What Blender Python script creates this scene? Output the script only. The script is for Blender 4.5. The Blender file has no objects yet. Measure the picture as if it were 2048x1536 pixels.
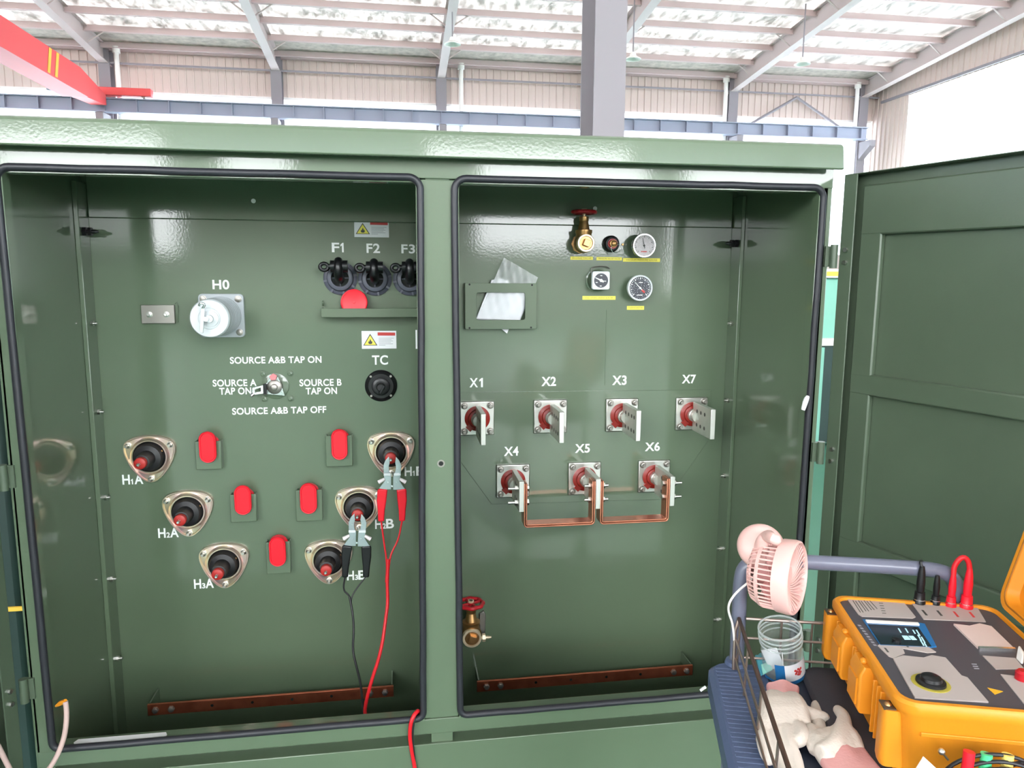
import bpy, bmesh, math, random
from mathutils import Vector, Matrix
random.seed(4)
PI = math.pi
sc = bpy.context.scene
COL = sc.collection

# ------------------------------------------------------------------ camera
RX = Vector((0.98851149, -0.15104023, 0.00564721))
UP = Vector((0.01635497, 0.14403205, 0.98943786))
FW = Vector((0.15025830, 0.97797833, -0.14484759))
EYE = Vector((0.0, -1.8, 1.5))
FPX = 1480.555
cam_data = bpy.data.cameras.new('camera')
cam = bpy.data.objects.new('camera', cam_data)
COL.objects.link(cam)
cam_data.sensor_width = 36.0
cam_data.lens = FPX / 2048 * 36.0
cam_data.clip_start = 0.02
cam_data.clip_end = 300
cam.matrix_world = Matrix(((RX.x, UP.x, -FW.x, EYE.x), (RX.y, UP.y, -FW.y, EYE.y),
                           (RX.z, UP.z, -FW.z, EYE.z), (0, 0, 0, 1)))
sc.camera = cam

# ------------------------------------------------------------------ sky, lights, exposure
SKY = 9.0
world = bpy.data.worlds.new('overcast_sky')
sc.world = world
world.use_nodes = True
bg = world.node_tree.nodes['Background']
bg.inputs['Color'].default_value = (0.95, 0.975, 1.0, 1)
bg.inputs['Strength'].default_value = SKY
sc.view_settings.view_transform = 'Standard'
sc.view_settings.look = 'None'
sc.view_settings.gamma = 1.0
sc.view_settings.exposure = 1.02
sc.cycles.use_denoising = True
sc.cycles.max_bounces = 8
sc.cycles.diffuse_bounces = 4
sc.cycles.glossy_bounces = 4
sc.cycles.transmission_bounces = 6
sc.cycles.transparent_max_bounces = 8
sc.cycles.sample_clamp_indirect = 8.0


def ray(px, py):
    return (px - 1024) / FPX * RX - (py - 768) / FPX * UP + FW


def P(px, py, Y):
    d = ray(px, py)
    return EYE + d * ((Y - EYE.y) / d.y)


def PZ(px, py, z):
    d = ray(px, py)
    return EYE + d * ((z - EYE.z) / d.z)


# ------------------------------------------------------------------ materials
def lin(c):
    return tuple((v / 12.92 if v <= 0.04045 else ((v + 0.055) / 1.055) ** 2.4) for v in (x / 255 for x in c))


def mat(name, rgb, rough=0.5, metal=0.0, coat=0.0, coat_rough=0.05, bump=0.0, bscale=60, var=0.0, vscale=6,
        trans=0.0, emit=0.0, spec=0.5, ior=1.45, rgb2=None):
    m = bpy.data.materials.new(name)
    m.use_nodes = True
    nt = m.node_tree
    b = nt.nodes['Principled BSDF']
    c = lin(rgb) + (1,)
    b.inputs['Base Color'].default_value = c
    b.inputs['Roughness'].default_value = rough
    b.inputs['Metallic'].default_value = metal
    b.inputs['Coat Weight'].default_value = coat
    b.inputs['Coat Roughness'].default_value = coat_rough
    b.inputs['Transmission Weight'].default_value = trans
    b.inputs['Specular IOR Level'].default_value = spec
    b.inputs['IOR'].default_value = ior
    if emit:
        b.inputs['Emission Color'].default_value = c
        b.inputs['Emission Strength'].default_value = emit
    tc = nt.nodes.new('ShaderNodeTexCoord')
    if var or rgb2:
        n = nt.nodes.new('ShaderNodeTexNoise')
        n.inputs['Scale'].default_value = vscale
        n.inputs['Detail'].default_value = 4
        nt.links.new(tc.outputs['Object'], n.inputs['Vector'])
        r = nt.nodes.new('ShaderNodeValToRGB')
        if rgb2:
            r.color_ramp.elements[0].color = c
            r.color_ramp.elements[1].color = lin(rgb2) + (1,)
            r.color_ramp.elements[0].position = 0.35
            r.color_ramp.elements[1].position = 0.65
        else:
            r.color_ramp.elements[0].color = tuple(v * (1 - var) for v in c[:3]) + (1,)
            r.color_ramp.elements[1].color = tuple(min(1, v * (1 + var)) for v in c[:3]) + (1,)
            r.color_ramp.elements[0].position = 0.3
            r.color_ramp.elements[1].position = 0.7
        nt.links.new(n.outputs['Fac'], r.inputs['Fac'])
        nt.links.new(r.outputs['Color'], b.inputs['Base Color'])
    if bump:
        n2 = nt.nodes.new('ShaderNodeTexNoise')
        n2.inputs['Scale'].default_value = bscale
        n2.inputs['Detail'].default_value = 2
        nt.links.new(tc.outputs['Object'], n2.inputs['Vector'])
        bp = nt.nodes.new('ShaderNodeBump')
        bp.inputs['Strength'].default_value = bump
        bp.inputs['Distance'].default_value = 0.002
        nt.links.new(n2.outputs['Fac'], bp.inputs['Height'])
        nt.links.new(bp.outputs['Normal'], b.inputs['Normal'])
        if coat:
            nt.links.new(bp.outputs['Normal'], b.inputs['Coat Normal'])
    return m


def translucent(name, rgb, mixdiff=0.3, rgb2=None):
    m = bpy.data.materials.new(name)
    m.use_nodes = True
    nt = m.node_tree
    nt.nodes.remove(nt.nodes['Principled BSDF'])
    out = nt.nodes['Material Output']
    t = nt.nodes.new('ShaderNodeBsdfTranslucent')
    d = nt.nodes.new('ShaderNodeBsdfDiffuse')
    t.inputs['Color'].default_value = lin(rgb) + (1,)
    d.inputs['Color'].default_value = (0.7, 0.68, 0.66, 1)
    if rgb2:        # dusty, crinkled sheeting: patches let through less daylight
        tc = nt.nodes.new('ShaderNodeTexCoord')
        mp = nt.nodes.new('ShaderNodeMapping')
        mp.inputs['Scale'].default_value = (2.2, 0.9, 1)
        n = nt.nodes.new('ShaderNodeTexNoise')
        n.inputs['Scale'].default_value = 1.6
        n.inputs['Detail'].default_value = 6
        n.inputs['Roughness'].default_value = 0.7
        r = nt.nodes.new('ShaderNodeValToRGB')
        r.color_ramp.elements[0].position = 0.36
        r.color_ramp.elements[1].position = 0.60
        r.color_ramp.elements[0].color = lin(rgb2) + (1,)
        r.color_ramp.elements[1].color = lin(rgb) + (1,)
        nt.links.new(tc.outputs['Object'], mp.inputs['Vector'])
        nt.links.new(mp.outputs[0], n.inputs['Vector'])
        nt.links.new(n.outputs['Fac'], r.inputs['Fac'])
        nt.links.new(r.outputs['Color'], t.inputs['Color'])
    mx = nt.nodes.new('ShaderNodeMixShader')
    mx.inputs['Fac'].default_value = mixdiff
    nt.links.new(t.outputs[0], mx.inputs[1])
    nt.links.new(d.outputs[0], mx.inputs[2])
    nt.links.new(mx.outputs[0], out.inputs['Surface'])
    return m


def clearplastic(name, rgb, fac=0.25, rough=0.08):
    m = bpy.data.materials.new(name)
    m.use_nodes = True
    nt = m.node_tree
    b = nt.nodes['Principled BSDF']
    b.inputs['Base Color'].default_value = lin(rgb) + (1,)
    b.inputs['Roughness'].default_value = rough
    out = nt.nodes['Material Output']
    tr = nt.nodes.new('ShaderNodeBsdfTransparent')
    lw = nt.nodes.new('ShaderNodeLayerWeight')
    lw.inputs['Blend'].default_value = 0.35
    mr = nt.nodes.new('ShaderNodeMapRange')
    mr.inputs['To Min'].default_value = fac
    mr.inputs['To Max'].default_value = min(1, fac + 0.55)
    nt.links.new(lw.outputs['Facing'], mr.inputs['Value'])
    mx = nt.nodes.new('ShaderNodeMixShader')
    nt.links.new(mr.outputs[0], mx.inputs['Fac'])
    nt.links.new(tr.outputs[0], mx.inputs[1])
    nt.links.new(b.outputs[0], mx.inputs[2])
    nt.links.new(mx.outputs[0], out.inputs['Surface'])
    return m


GREEN = mat('green_gloss_paint', (84, 100, 78), 0.45, coat=1.0, coat_rough=0.07, bump=0.035, bscale=150, var=0.05, vscale=3)
GREENM = mat('green_door_paint', (74, 87, 70), 0.5, coat=0.5, coat_rough=0.25, bump=0.08, bscale=220, var=0.05)
RUBBER = mat('black_rubber', (38, 38, 44), 0.42)
BLACK = mat('black_plastic', (20, 20, 23), 0.32)
BLACKMATT = mat('black_epoxy', (26, 25, 28), 0.45)
GREYPL = mat('grey_moulded_plastic', (78, 80, 92), 0.4)
STEEL = mat('stainless_steel', (205, 203, 198), 0.32, metal=1.0, bump=0.03, bscale=150)
STEELD = mat('dull_steel', (150, 146, 140), 0.42, metal=0.9)
TIN = mat('tinned_bar', (205, 205, 198), 0.42, metal=0.8, var=0.05, vscale=25)
ZINC = mat('yellow_zinc_plate', (214, 204, 172), 0.3, metal=0.85, rgb2=(204, 172, 176), vscale=14)
COPPER = mat('copper', (196, 128, 102), 0.3, metal=0.95, var=0.12, vscale=20)
COPPERD = mat('tarnished_copper', (196, 112, 84), 0.38, metal=0.9, var=0.2, vscale=18)
BRASS = mat('brass', (186, 144, 96), 0.33, metal=0.9, var=0.15, vscale=30)
BRASSL = mat('bright_brass', (214, 196, 166), 0.35, metal=0.5)
REDP = mat('red_plastic', (222, 22, 42), 0.4)
REDW = mat('red_paint', (176, 22, 34), 0.35)
REDB = mat('red_brown_epoxy', (140, 34, 26), 0.35)
REDTIP = mat('red_rubber', (170, 40, 36), 0.45)
WHITE = mat('white_marking', (238, 240, 238), 0.6)
PAPER = mat('white_paper', (228, 228, 232), 0.6)
YELLOWL = mat('yellow_label', (226, 214, 84), 0.5)
REDL = mat('label_red', (196, 60, 58), 0.5)
INK = mat('label_ink', (70, 70, 66), 0.6)
INKY = mat('label_ink_olive', (120, 112, 40), 0.6)
SIGNY = mat('sign_yellow', (235, 222, 90), 0.5)
GREYB = mat('grey_bushing_enamel', (168, 174, 178), 0.3, coat=0.4, coat_rough=0.1)
GREYBL = mat('pale_grey_enamel', (206, 211, 214), 0.32)
CLAMP = mat('zinc_clamp', (178, 188, 192), 0.32, metal=0.85)
DIALW = mat('dial_pale', (198, 190, 192), 0.4)
DIALB = mat('dial_dark', (34, 36, 50), 0.35)
CHROME = mat('chrome', (222, 224, 226), 0.2, metal=0.9)
GLASS = clearplastic('clear_glass', (200, 208, 208), 0.08, 0.05)
GLASSG = clearplastic('gauge_glass', (200, 205, 210), 0.05, 0.12)
FILM = clearplastic('clear_film', (235, 236, 240), 0.3, 0.15)
PINK = mat('pink_plastic', (222, 178, 172), 0.4, coat=0.15)
PINKD = mat('pink_fan_blade', (200, 140, 138), 0.45)
DECK = mat('blue_grey_deck', (78, 90, 120), 0.5, bump=0.3, bscale=40)
DECKD = mat('dark_blue_tray', (40, 46, 62), 0.6)
TUBE = mat('grey_blue_tube', (102, 104, 122), 0.35, coat=0.3)
WIRE = mat('chrome_wire', (150, 132, 124), 0.3, metal=0.8)
ORANGE = mat('orange_plastic', (216, 136, 30), 0.42, bump=0.05, bscale=300)
PANELG = mat('dark_grey_panel', (72, 68, 74), 0.5)
PLATEG = mat('light_grey_overlay', (174, 162, 158), 0.5)
SCREENB = mat('screen_bezel_blue', (36, 104, 160), 0.35)
SCREEN = mat('screen_dark', (28, 40, 48), 0.12)
SCRTXT = mat('screen_text', (168, 206, 220), 0.4, emit=0.25)
GLOVE = mat('cream_cotton', (208, 196, 186), 0.9, bump=0.35, bscale=260, var=0.05, vscale=20)
GLOVEP = mat('pink_cuff', (216, 158, 156), 0.9, bump=0.3, bscale=260)
CLOTHD = mat('dark_cloth', (56, 54, 60), 0.9, bump=0.3, bscale=90)
WIREB = mat('black_cable', (24, 24, 27), 0.45)
WIRER = mat('red_cable', (205, 24, 36), 0.42)
CORD = mat('pale_cord', (190, 162, 156), 0.6, bump=0.4, bscale=200)
TEALL = mat('blue_packet', (90, 180, 200), 0.35)
MINT = mat('mint_packet', (150, 215, 200), 0.4)
CONC = mat('green_epoxy_floor', (84, 132, 110), 0.4, var=0.10, vscale=1.2)
SIDING = mat('cream_siding', (206, 186, 178), 0.6)
STEELC = mat('grey_column_paint', (138, 130, 136), 0.55)
STEELW = mat('pale_rafter_paint', (190, 174, 172), 0.55)
PURL = mat('purlin_galvanised', (196, 174, 172), 0.55)
BEAMG = mat('blue_grey_beam', (150, 152, 170), 0.55)
CRANE = mat('crane_red', (234, 84, 86), 0.5)
CRANEY = mat('crane_yellow', (236, 190, 70), 0.5)
PIPEW = mat('white_pipe', (232, 226, 222), 0.5)
ROOF = translucent('roof_sheet', (104, 101, 99), 0.45, rgb2=(44, 40, 38))
PANE = translucent('window_sheet', (215, 220, 225), 0.1)
PANED = translucent('added_frosted_sheet', (196, 200, 202), 0.15)  # for the unseen panes added behind the camera as front light
INSUL = mat('foil_insulation', (176, 168, 158), 0.45, metal=.3, bump=1.0, bscale=9, var=.25, vscale=5)
BGGREEN = mat('pale_teal_paint', (120, 176, 158), 0.5)
BGDARK = mat('dark_teal', (30, 52, 48), 0.5)  # also stands for shaded floor on the block behind the left door
HOLE = mat('hole_shade', (84, 82, 78), .7)
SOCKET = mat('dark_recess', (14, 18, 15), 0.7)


# ------------------------------------------------------------------ mesh builder
def ortho(d):
    d = d.normalized()
    a = Vector((0, 0, 1)) if abs(d.z) < 0.9 else Vector((1, 0, 0))
    u = d.cross(a).normalized()
    return u, d.cross(u).normalized()


class M:
    def __init__(s):
        s.bm = bmesh.new()

    def box(s, x0, x1, y0, y1, z0, z1):
        v = [s.bm.verts.new((x, y, z)) for x in (x0, x1) for y in (y0, y1) for z in (z0, z1)]
        for f in ((0, 1, 3, 2), (4, 6, 7, 5), (0, 4, 5, 1), (2, 3, 7, 6), (0, 2, 6, 4), (1, 5, 7, 3)):
            s.bm.faces.new([v[i] for i in f])
        return s

    def cbox(s, c, sx, sy, sz, m=None):
        v = []
        for x in (-.5, .5):
            for y in (-.5, .5):
                for z in (-.5, .5):
                    p = Vector((x * sx, y * sy, z * sz))
                    if m:
                        p = m @ p
                    v.append(s.bm.verts.new(Vector(c) + p))
        for f in ((0, 1, 3, 2), (4, 6, 7, 5), (0, 4, 5, 1), (2, 3, 7, 6), (0, 2, 6, 4), (1, 5, 7, 3)):
            s.bm.faces.new([v[i] for i in f])
        return s

    def rev(s, prof, o, d, seg=32, cap0=True, cap1=True):
        """surface of revolution: prof = [(t along d, radius)...]"""
        o = Vector(o)
        d = Vector(d).normalized()
        u, w = ortho(d)
        rings = []
        for t, r in prof:
            if r < 1e-6:
                rings.append([s.bm.verts.new(o + d * t)])
            else:
                rings.append([s.bm.verts.new(o + d * t + (u * math.cos(2 * PI * i / seg) + w * math.sin(2 * PI * i / seg)) * r) for i in range(seg)])
        for a, b in zip(rings, rings[1:]):
            for i in range(seg):
                j = (i + 1) % seg
                if len(a) == 1 and len(b) == 1:
                    continue
                if len(a) == 1:
                    s.bm.faces.new((a[0], b[i], b[j]))
                elif len(b) == 1:
                    s.bm.faces.new((a[i], b[0], a[j]))
                else:
                    s.bm.faces.new((a[i], b[i], b[j], a[j]))
        if cap0 and len(rings[0]) > 1:
            s.bm.faces.new(rings[0])
        if cap1 and len(rings[-1]) > 1:
            s.bm.faces.new(list(reversed(rings[-1])))
        return s

    def cyl(s, p0, p1, r, r1=None, seg=20):
        p0 = Vector(p0)
        p1 = Vector(p1)
        return s.rev([(0, r), ((p1 - p0).length, r if r1 is None else r1)], p0, p1 - p0, seg)

    def hexn(s, p0, p1, r):
        return s.cyl(p0, p1, r, seg=6)

    def sphere(s, c, r, sx=1, sy=1, sz=1, seg=20):
        n = 10
        prof = [(-r * math.cos(PI * i / n), r * math.sin(PI * i / n)) for i in range(n + 1)]
        k = len(s.bm.verts)
        s.rev(prof, (0, 0, 0), (0, 0, 1), seg)
        s.bm.verts.ensure_lookup_table()
        for v in s.bm.verts[k:]:
            v.co = Vector((v.co.x * sx, v.co.y * sy, v.co.z * sz)) + Vector(c)
        return s

    def tube(s, pts, r, seg=10, closed=False, smooth=0):
        pts = [Vector(p) for p in pts]
        for _ in range(smooth):
            n = []
            rng = range(len(pts)) if closed else range(len(pts) - 1)
            if not closed:
                n.append(pts[0])
            for i in rng:
                a, b = pts[i], pts[(i + 1) % len(pts)]
                n += [a * .75 + b * .25, a * .25 + b * .75]
            if not closed:
                n.append(pts[-1])
            pts = n
        N = len(pts)
        rr = r if isinstance(r, (list, tuple)) else None
        rings = []
        pu = None
        for i, p in enumerate(pts):
            if closed:
                t = pts[(i + 1) % N] - pts[i - 1]
            else:
                t = pts[min(i + 1, N - 1)] - pts[max(i - 1, 0)]
            t.normalize()
            if pu is None:
                u, w = ortho(t)
            else:
                u = (pu - t * pu.dot(t))
                if u.length < 1e-6:
                    u, w = ortho(t)
                u.normalize()
                w = t.cross(u)
            pu = u
            if rr:
                k = i / (N - 1) * (len(rr) - 1)
                q = int(min(k, len(rr) - 2))
                R = rr[q] + (rr[q + 1] - rr[q]) * (k - q)
            else:
                R = r
            rings.append([s.bm.verts.new(p + (u * math.cos(2 * PI * j / seg) + w * math.sin(2 * PI * j / seg)) * R) for j in range(seg)])
        pairs = list(zip(rings, rings[1:]))
        for a, b in pairs:
            for j in range(seg):
                k = (j + 1) % seg
                s.bm.faces.new((a[j], b[j], b[k], a[k]))
        if closed:
            a, b = rings[-1], rings[0]
            # match rotation of the two end rings
            best = min(range(seg), key=lambda q: (a[0].co - b[q].co).length)
            for j in range(seg):
                k = (j + 1) % seg
                s.bm.faces.new((a[j], b[(j + best) % seg], b[(k + best) % seg], a[k]))
        else:
            s.bm.faces.new(rings[0])
            s.bm.faces.new(list(reversed(rings[-1])))
        return s

    def prism(s, pts, vec, holes=None):
        """closed polygon (list of 3-D points) pushed along vec"""
        vec = Vector(vec)
        a = [s.bm.verts.new(p) for p in pts]
        b = [s.bm.verts.new(Vector(p) + vec) for p in pts]
        n = len(pts)
        s.bm.faces.new(a)
        s.bm.faces.new(list(reversed(b)))
        for i in range(n):
            j = (i + 1) % n
            s.bm.faces.new((a[i], b[i], b[j], a[j]))
        return s

    def frame(s, outer, inner, vec):
        """ring between two polygons with the same number of points"""
        vec = Vector(vec)
        n = len(outer)
        oa = [s.bm.verts.new(p) for p in outer]
        ia = [s.bm.verts.new(p) for p in inner]
        ob = [s.bm.verts.new(Vector(p) + vec) for p in outer]
        ib = [s.bm.verts.new(Vector(p) + vec) for p in inner]
        for i in range(n):
            j = (i + 1) % n
            s.bm.faces.new((oa[i], oa[j], ia[j], ia[i]))
            s.bm.faces.new((ob[i], ib[i], ib[j], ob[j]))
            s.bm.faces.new((oa[i], ob[i], ob[j], oa[j]))
            s.bm.faces.new((ia[i], ia[j], ib[j], ib[i]))
        return s

    def loft(s, rings, cap0=True, cap1=True):
        R = [[s.bm.verts.new(p) for p in ring] for ring in rings]
        n = len(R[0])
        for a, b in zip(R, R[1:]):
            for i in range(n):
                j = (i + 1) % n
                s.bm.faces.new((a[i], b[i], b[j], a[j]))
        if cap0:
            s.bm.faces.new(R[0])
        if cap1:
            s.bm.faces.new(list(reversed(R[-1])))
        return s

    def grid(s, fn, nu, nv):
        V = [[s.bm.verts.new(fn(i / nu, j / nv)) for j in range(nv + 1)] for i in range(nu + 1)]
        for i in range(nu):
            for j in range(nv):
                s.bm.faces.new((V[i][j], V[i + 1][j], V[i + 1][j + 1], V[i][j + 1]))
        return s

    def xform(s, m):
        s.bm.transform(m)
        return s


WL = {}


def link(o, parent, loc):
    COL.objects.link(o)
    loc = Vector(loc)
    if parent:
        o.parent = parent
        o.location = loc - WL[parent.name]
    else:
        o.location = loc
    WL[o.name] = loc


def part(name, m, material, parent=None, loc=(0, 0, 0), bevel=0, label=None, smooth=True, seg=2, solid=0, sub=0):
    """links the built mesh (coordinates relative to loc) as one object"""
    bm = m.bm
    bmesh.ops.recalc_face_normals(bm, faces=bm.faces)
    me = bpy.data.meshes.new(name)
    bm.to_mesh(me)
    bm.free()
    for p in me.polygons:
        p.use_smooth = smooth
    if smooth:
        me.set_sharp_from_angle(angle=math.radians(38))
    me.materials.append(material)
    o = bpy.data.objects.new(name, me)
    link(o, parent, loc)
    if solid:
        sm = o.modifiers.new('solid', 'SOLIDIFY')
        sm.thickness = solid
        sm.offset = 0
    if bevel:
        b = o.modifiers.new('bevel', 'BEVEL')
        b.width = bevel
        b.segments = seg
        b.limit_method = 'ANGLE'
        b.angle_limit = math.radians(40)
        b.harden_normals = False
    if sub:
        ss = o.modifiers.new('sub', 'SUBSURF')
        ss.levels = sub
        ss.render_levels = sub
    if label:
        o['label'] = label
    return o


def tag(o, label, cat, group=None, kind=None):
    o['label'] = label
    o['category'] = cat
    if group:
        o['group'] = group
    if kind:
        o['kind'] = kind
    return o


def thing(name, label, cat, loc=(0, 0, 0), group=None):
    o = bpy.data.objects.new(name, None)
    o.empty_display_size = 0.1
    link(o, None, loc)
    return tag(o, label, cat, group)


def struct(o, label=None):
    o['kind'] = 'structure'
    if label:
        o['label'] = label
    return o


def dup(o, delta, parent=None, label=None):
    """copy of an object and everything under it, moved by delta"""
    c = o.copy()
    COL.objects.link(c)
    if parent is not None:
        c.parent = parent
    c.location = o.location + Vector(delta)
    WL[c.name] = WL[o.name] + Vector(delta)
    if label:
        c['label'] = label
    for ch in list(o.children):
        dup_child(ch, c, delta)
    return c


def dup_child(o, parent, delta):
    c = o.copy()
    COL.objects.link(c)
    c.parent = parent
    WL[c.name] = WL[o.name] + Vector(delta)
    for ch in list(o.children):
        dup_child(ch, c, delta)


def text_mesh(body, bold=0.035):
    cu = bpy.data.curves.new('t', 'FONT')
    cu.body = body
    cu.size = 1
    cu.offset = bold
    cu.extrude = 0.002
    cu.space_character = 1.06
    o = bpy.data.objects.new('t', cu)
    COL.objects.link(o)
    bpy.context.view_layer.update()
    dg = bpy.context.evaluated_depsgraph_get()
    me = bpy.data.meshes.new_from_object(o.evaluated_get(dg))
    COL.objects.unlink(o)
    bpy.data.objects.remove(o)
    bpy.data.curves.remove(cu)
    return me


def text_into(m, body, x0, x1, z0, z1, y, depth=0.0008, bold=0.035):
    if body == '1':        # a one with a flag, as stencilled on the panel
        q = [(.42, 0), (.86, 0), (.86, 1), (.58, 1), (.06, .80), (.06, .60), (.42, .72)]
        m.prism([Vector((x0 + u * (x1 - x0), y - depth, z0 + v * (z1 - z0))) for u, v in q], (0, depth, 0))
        return
    if len(body) == 2 and body[1] == '1':
        w = x1 - x0
        text_into(m, body[0], x0, x0 + w * .60, z0, z1, y, depth, bold)
        text_into(m, '1', x0 + w * .68, x1, z0, z1, y, depth, bold)
        return
    """adds the lettering, stretched into the given rectangle of a plane facing -Y"""
    me = text_mesh(body, bold)
    xs = [v.co.x for v in me.vertices]
    ys = [v.co.y for v in me.vertices]
    a, b, c, d = min(xs), max(xs), min(ys), max(ys)
    k = len(m.bm.verts)
    m.bm.from_mesh(me)
    m.bm.verts.ensure_lookup_table()
    for v in m.bm.verts[k:]:
        q = v.co.copy()
        v.co = Vector((x0 + (q.x - a) / (b - a) * (x1 - x0), y - depth * (0.5 + q.z / 0.004), z0 + (q.y - c) / (d - c) * (z1 - z0)))
    bpy.data.meshes.remove(me)


# ------------------------------------------------------------------ the hall (large structure)
BY = 26.3          # inner face of the back wall
RXW = 18.75        # inner face of the right wall
FY = -20.0         # front wall, behind the photographer
LX = -30.0


def roof_z(y):
    return 9.05 + 0.085 * (26.3 - y)


m = M().box(LX - 12, RXW + 25, FY - 25, BY + 8, -0.2, 0)
struct(part('floor', m, CONC), 'green painted hall floor')


def ribbed(m, a0, a1, z0, z1, fixed, axis, sign):
    """corrugated siding as real folded sheet"""
    n = max(1, int((a1 - a0) / 0.26))
    st = (a1 - a0) / n
    pts = []
    for i in range(n):
        t = a0 + i * st
        pts += [(t, 0), (t + st * .72, 0), (t + st * .78, .035), (t + st * .94, .035)]
    pts.append((a1, 0))
    V = []
    for (t, h) in pts:
        q = fixed + sign * h
        lo = (t, q, z0) if axis == 'x' else (q, t, z0)
        hi = (t, q, z1) if axis == 'x' else (q, t, z1)
        V.append((m.bm.verts.new(lo), m.bm.verts.new(hi)))
    for a, b in zip(V, V[1:]):
        m.bm.faces.new((a[0], b[0], b[1], a[1]))


m = M()
ribbed(m, LX, RXW, 7.62, 9.05, BY, 'x', -1)
m.box(LX, RXW, BY - .02, BY + .1, 0, 2.4)
struct(part('wall_back', m, SIDING, smooth=False), 'cream ribbed siding on the far wall')
m = M()
for y0, y1 in ((-20, 26.3),):
    ribbed(m, y0, y1, 8.15, roof_z(y0) - .1, RXW, 'y', -1)
ribbed(m, 24.2, 26.3, 2.2, 8.15, RXW, 'y', -1)
m.box(RXW - .02, RXW + .1, FY, BY, 0, 2.2)
struct(part('wall_right', m, SIDING, smooth=False), 'pale ribbed siding on the right wall')
m = M()
m.box(LX - .1, LX, FY, BY, 0, 3)
m.box(LX - .1, LX, FY, BY, 7, 13.2)
struct(part('wall_left', m, SIDING, smooth=False))
# wall behind the photographer: loading gate, windows, solid bays, unseen clerestory added for light
m = M()
solid = [(-30, -10.4, 0, 5.8), (-10.4, -6.2, 0, 2.1), (-6.2, -4.7, 0, 5.8), (-4.7, -2.9, 0, 3.9), (-2.9, 2.4, 0, 5.8), (2.4, 7.4, 0, 2.3), (7.4, 8.6, 0, 5.8), (8.6, 14.8, 0, 1.0), (14.8, 18.75, 0, 5.8),
         (-30, 18.75, 12.2, 13.1), (-30, 18.75, 5.5, 5.8)]
solid += [(x, x + .35, 5.8, 12.2) for x in (-24, -18, -12.3, -6.8, .6, 7.5, 12.8)]
for a, b, z0, z1 in solid:
    m.box(a, b, FY - .1, FY, z0, z1)
struct(part('wall_front', m, SIDING, smooth=False))
m = M()
v = [m.bm.verts.new(p) for p in ((LX, BY + .2, roof_z(BY + .2)), (RXW + .2, BY + .2, roof_z(BY + .2)), (RXW + .2, FY, roof_z(FY)), (LX, FY, roof_z(FY)))]
m.bm.faces.new(v)
struct(part('ceiling', m, ROOF, smooth=False), 'pale translucent roof sheeting above the purlins')
m = M().box(LX, RXW, BY, BY + .03, 2.4, 7.62)
struct(part('window_1', m, PANE), 'bright strip window along the far wall')
m = M().box(RXW + .02, RXW + .05, FY, 24.2, 2.2, 8.15)
struct(part('window_2', m, PANE), 'dazzling tall window strip in the right wall')
m = M().box(-6.45, .6, FY - .07, FY - .04, 5.8, 12.2)
struct(part('added_window_4', m, PANED))  # unseen pane added for front light and a varied hood reflection
m = M().box(7.85, 18.7, FY - .07, FY - .04, 5.8, 12.2)
struct(part('added_window_5', m, PANED))  # second unseen pane, added for the same light and reflection
m = M().box(LX - .06, LX - .03, FY, BY, 3, 7)
struct(part('window_3', m, PANE))

# ------------------------------------------------------------------ the transformer cabinet
TY = 0.5            # tank front plate
XL0, XL1, XR0, XR1 = -0.8525, 0.0557, 0.1355, 1.0757
Z0, Z1 = 0.350, 1.726
T = thing('pad_mounted_transformer', 'large dark green steel transformer cabinet with both doors swung open', 'transformer', (0.1, 0.5, 0))


def tp(name, m, material, **k):
    return part(name, m, material, T, **k)


# tank front plate with the folded top flange
m = M().box(-0.95, 1.16, TY, TY + .006, 0.03, 1.82)
m.prism([(-0.862, TY, 1.655), (1.066, TY, 1.655), (1.066, TY, 1.80), (-0.862, TY, 1.80)], (0, -.006, 0))
tp('tank_front', m, GREEN, bevel=.004)
# welded plate around the low voltage bushings
pl = [P(880, 785, TY), P(1421, 779, TY), P(1422, 872, TY), P(1333, 998, TY), P(983, 1008, TY), P(903, 898, TY), P(880, 870, TY)]
tp('welded_plate', M().prism(pl, (0, -.004, 0)), GREEN, bevel=.0008)
a, b = P(1213, 620, TY), P(1209, 770, TY)
tp('weld_seam', M().cyl((a.x, TY, a.z), (a.x, TY, b.z), .0012, seg=8), GREEN)
# compartment side walls, ceiling, floor, divider
m = M().box(-.886, -.876, .0, TY, .03, 1.80)
tp('side_wall', m, GREEN, bevel=.001)
m = M().box(1.080, 1.092, .0, TY, .03, 1.80)
tp('side_wall', m, GREEN, bevel=.001)
tp('compartment_ceiling', M().box(-.886, 1.092, 0, TY, 1.775, 1.785), GREEN)
tp('compartment_floor', M().box(-.886, 1.092, .06, TY, .03, .045), SOCKET)  # near-black colour put in for the shade of the open bottom
tp('divider', M().box(.068, .124, .004, TY, .045, 1.775), GREEN)
tp('rear_tank', M().box(-.94, 1.15, TY + .007, 1.55, 0.05, 1.80), GREEN, bevel=.01)
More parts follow.
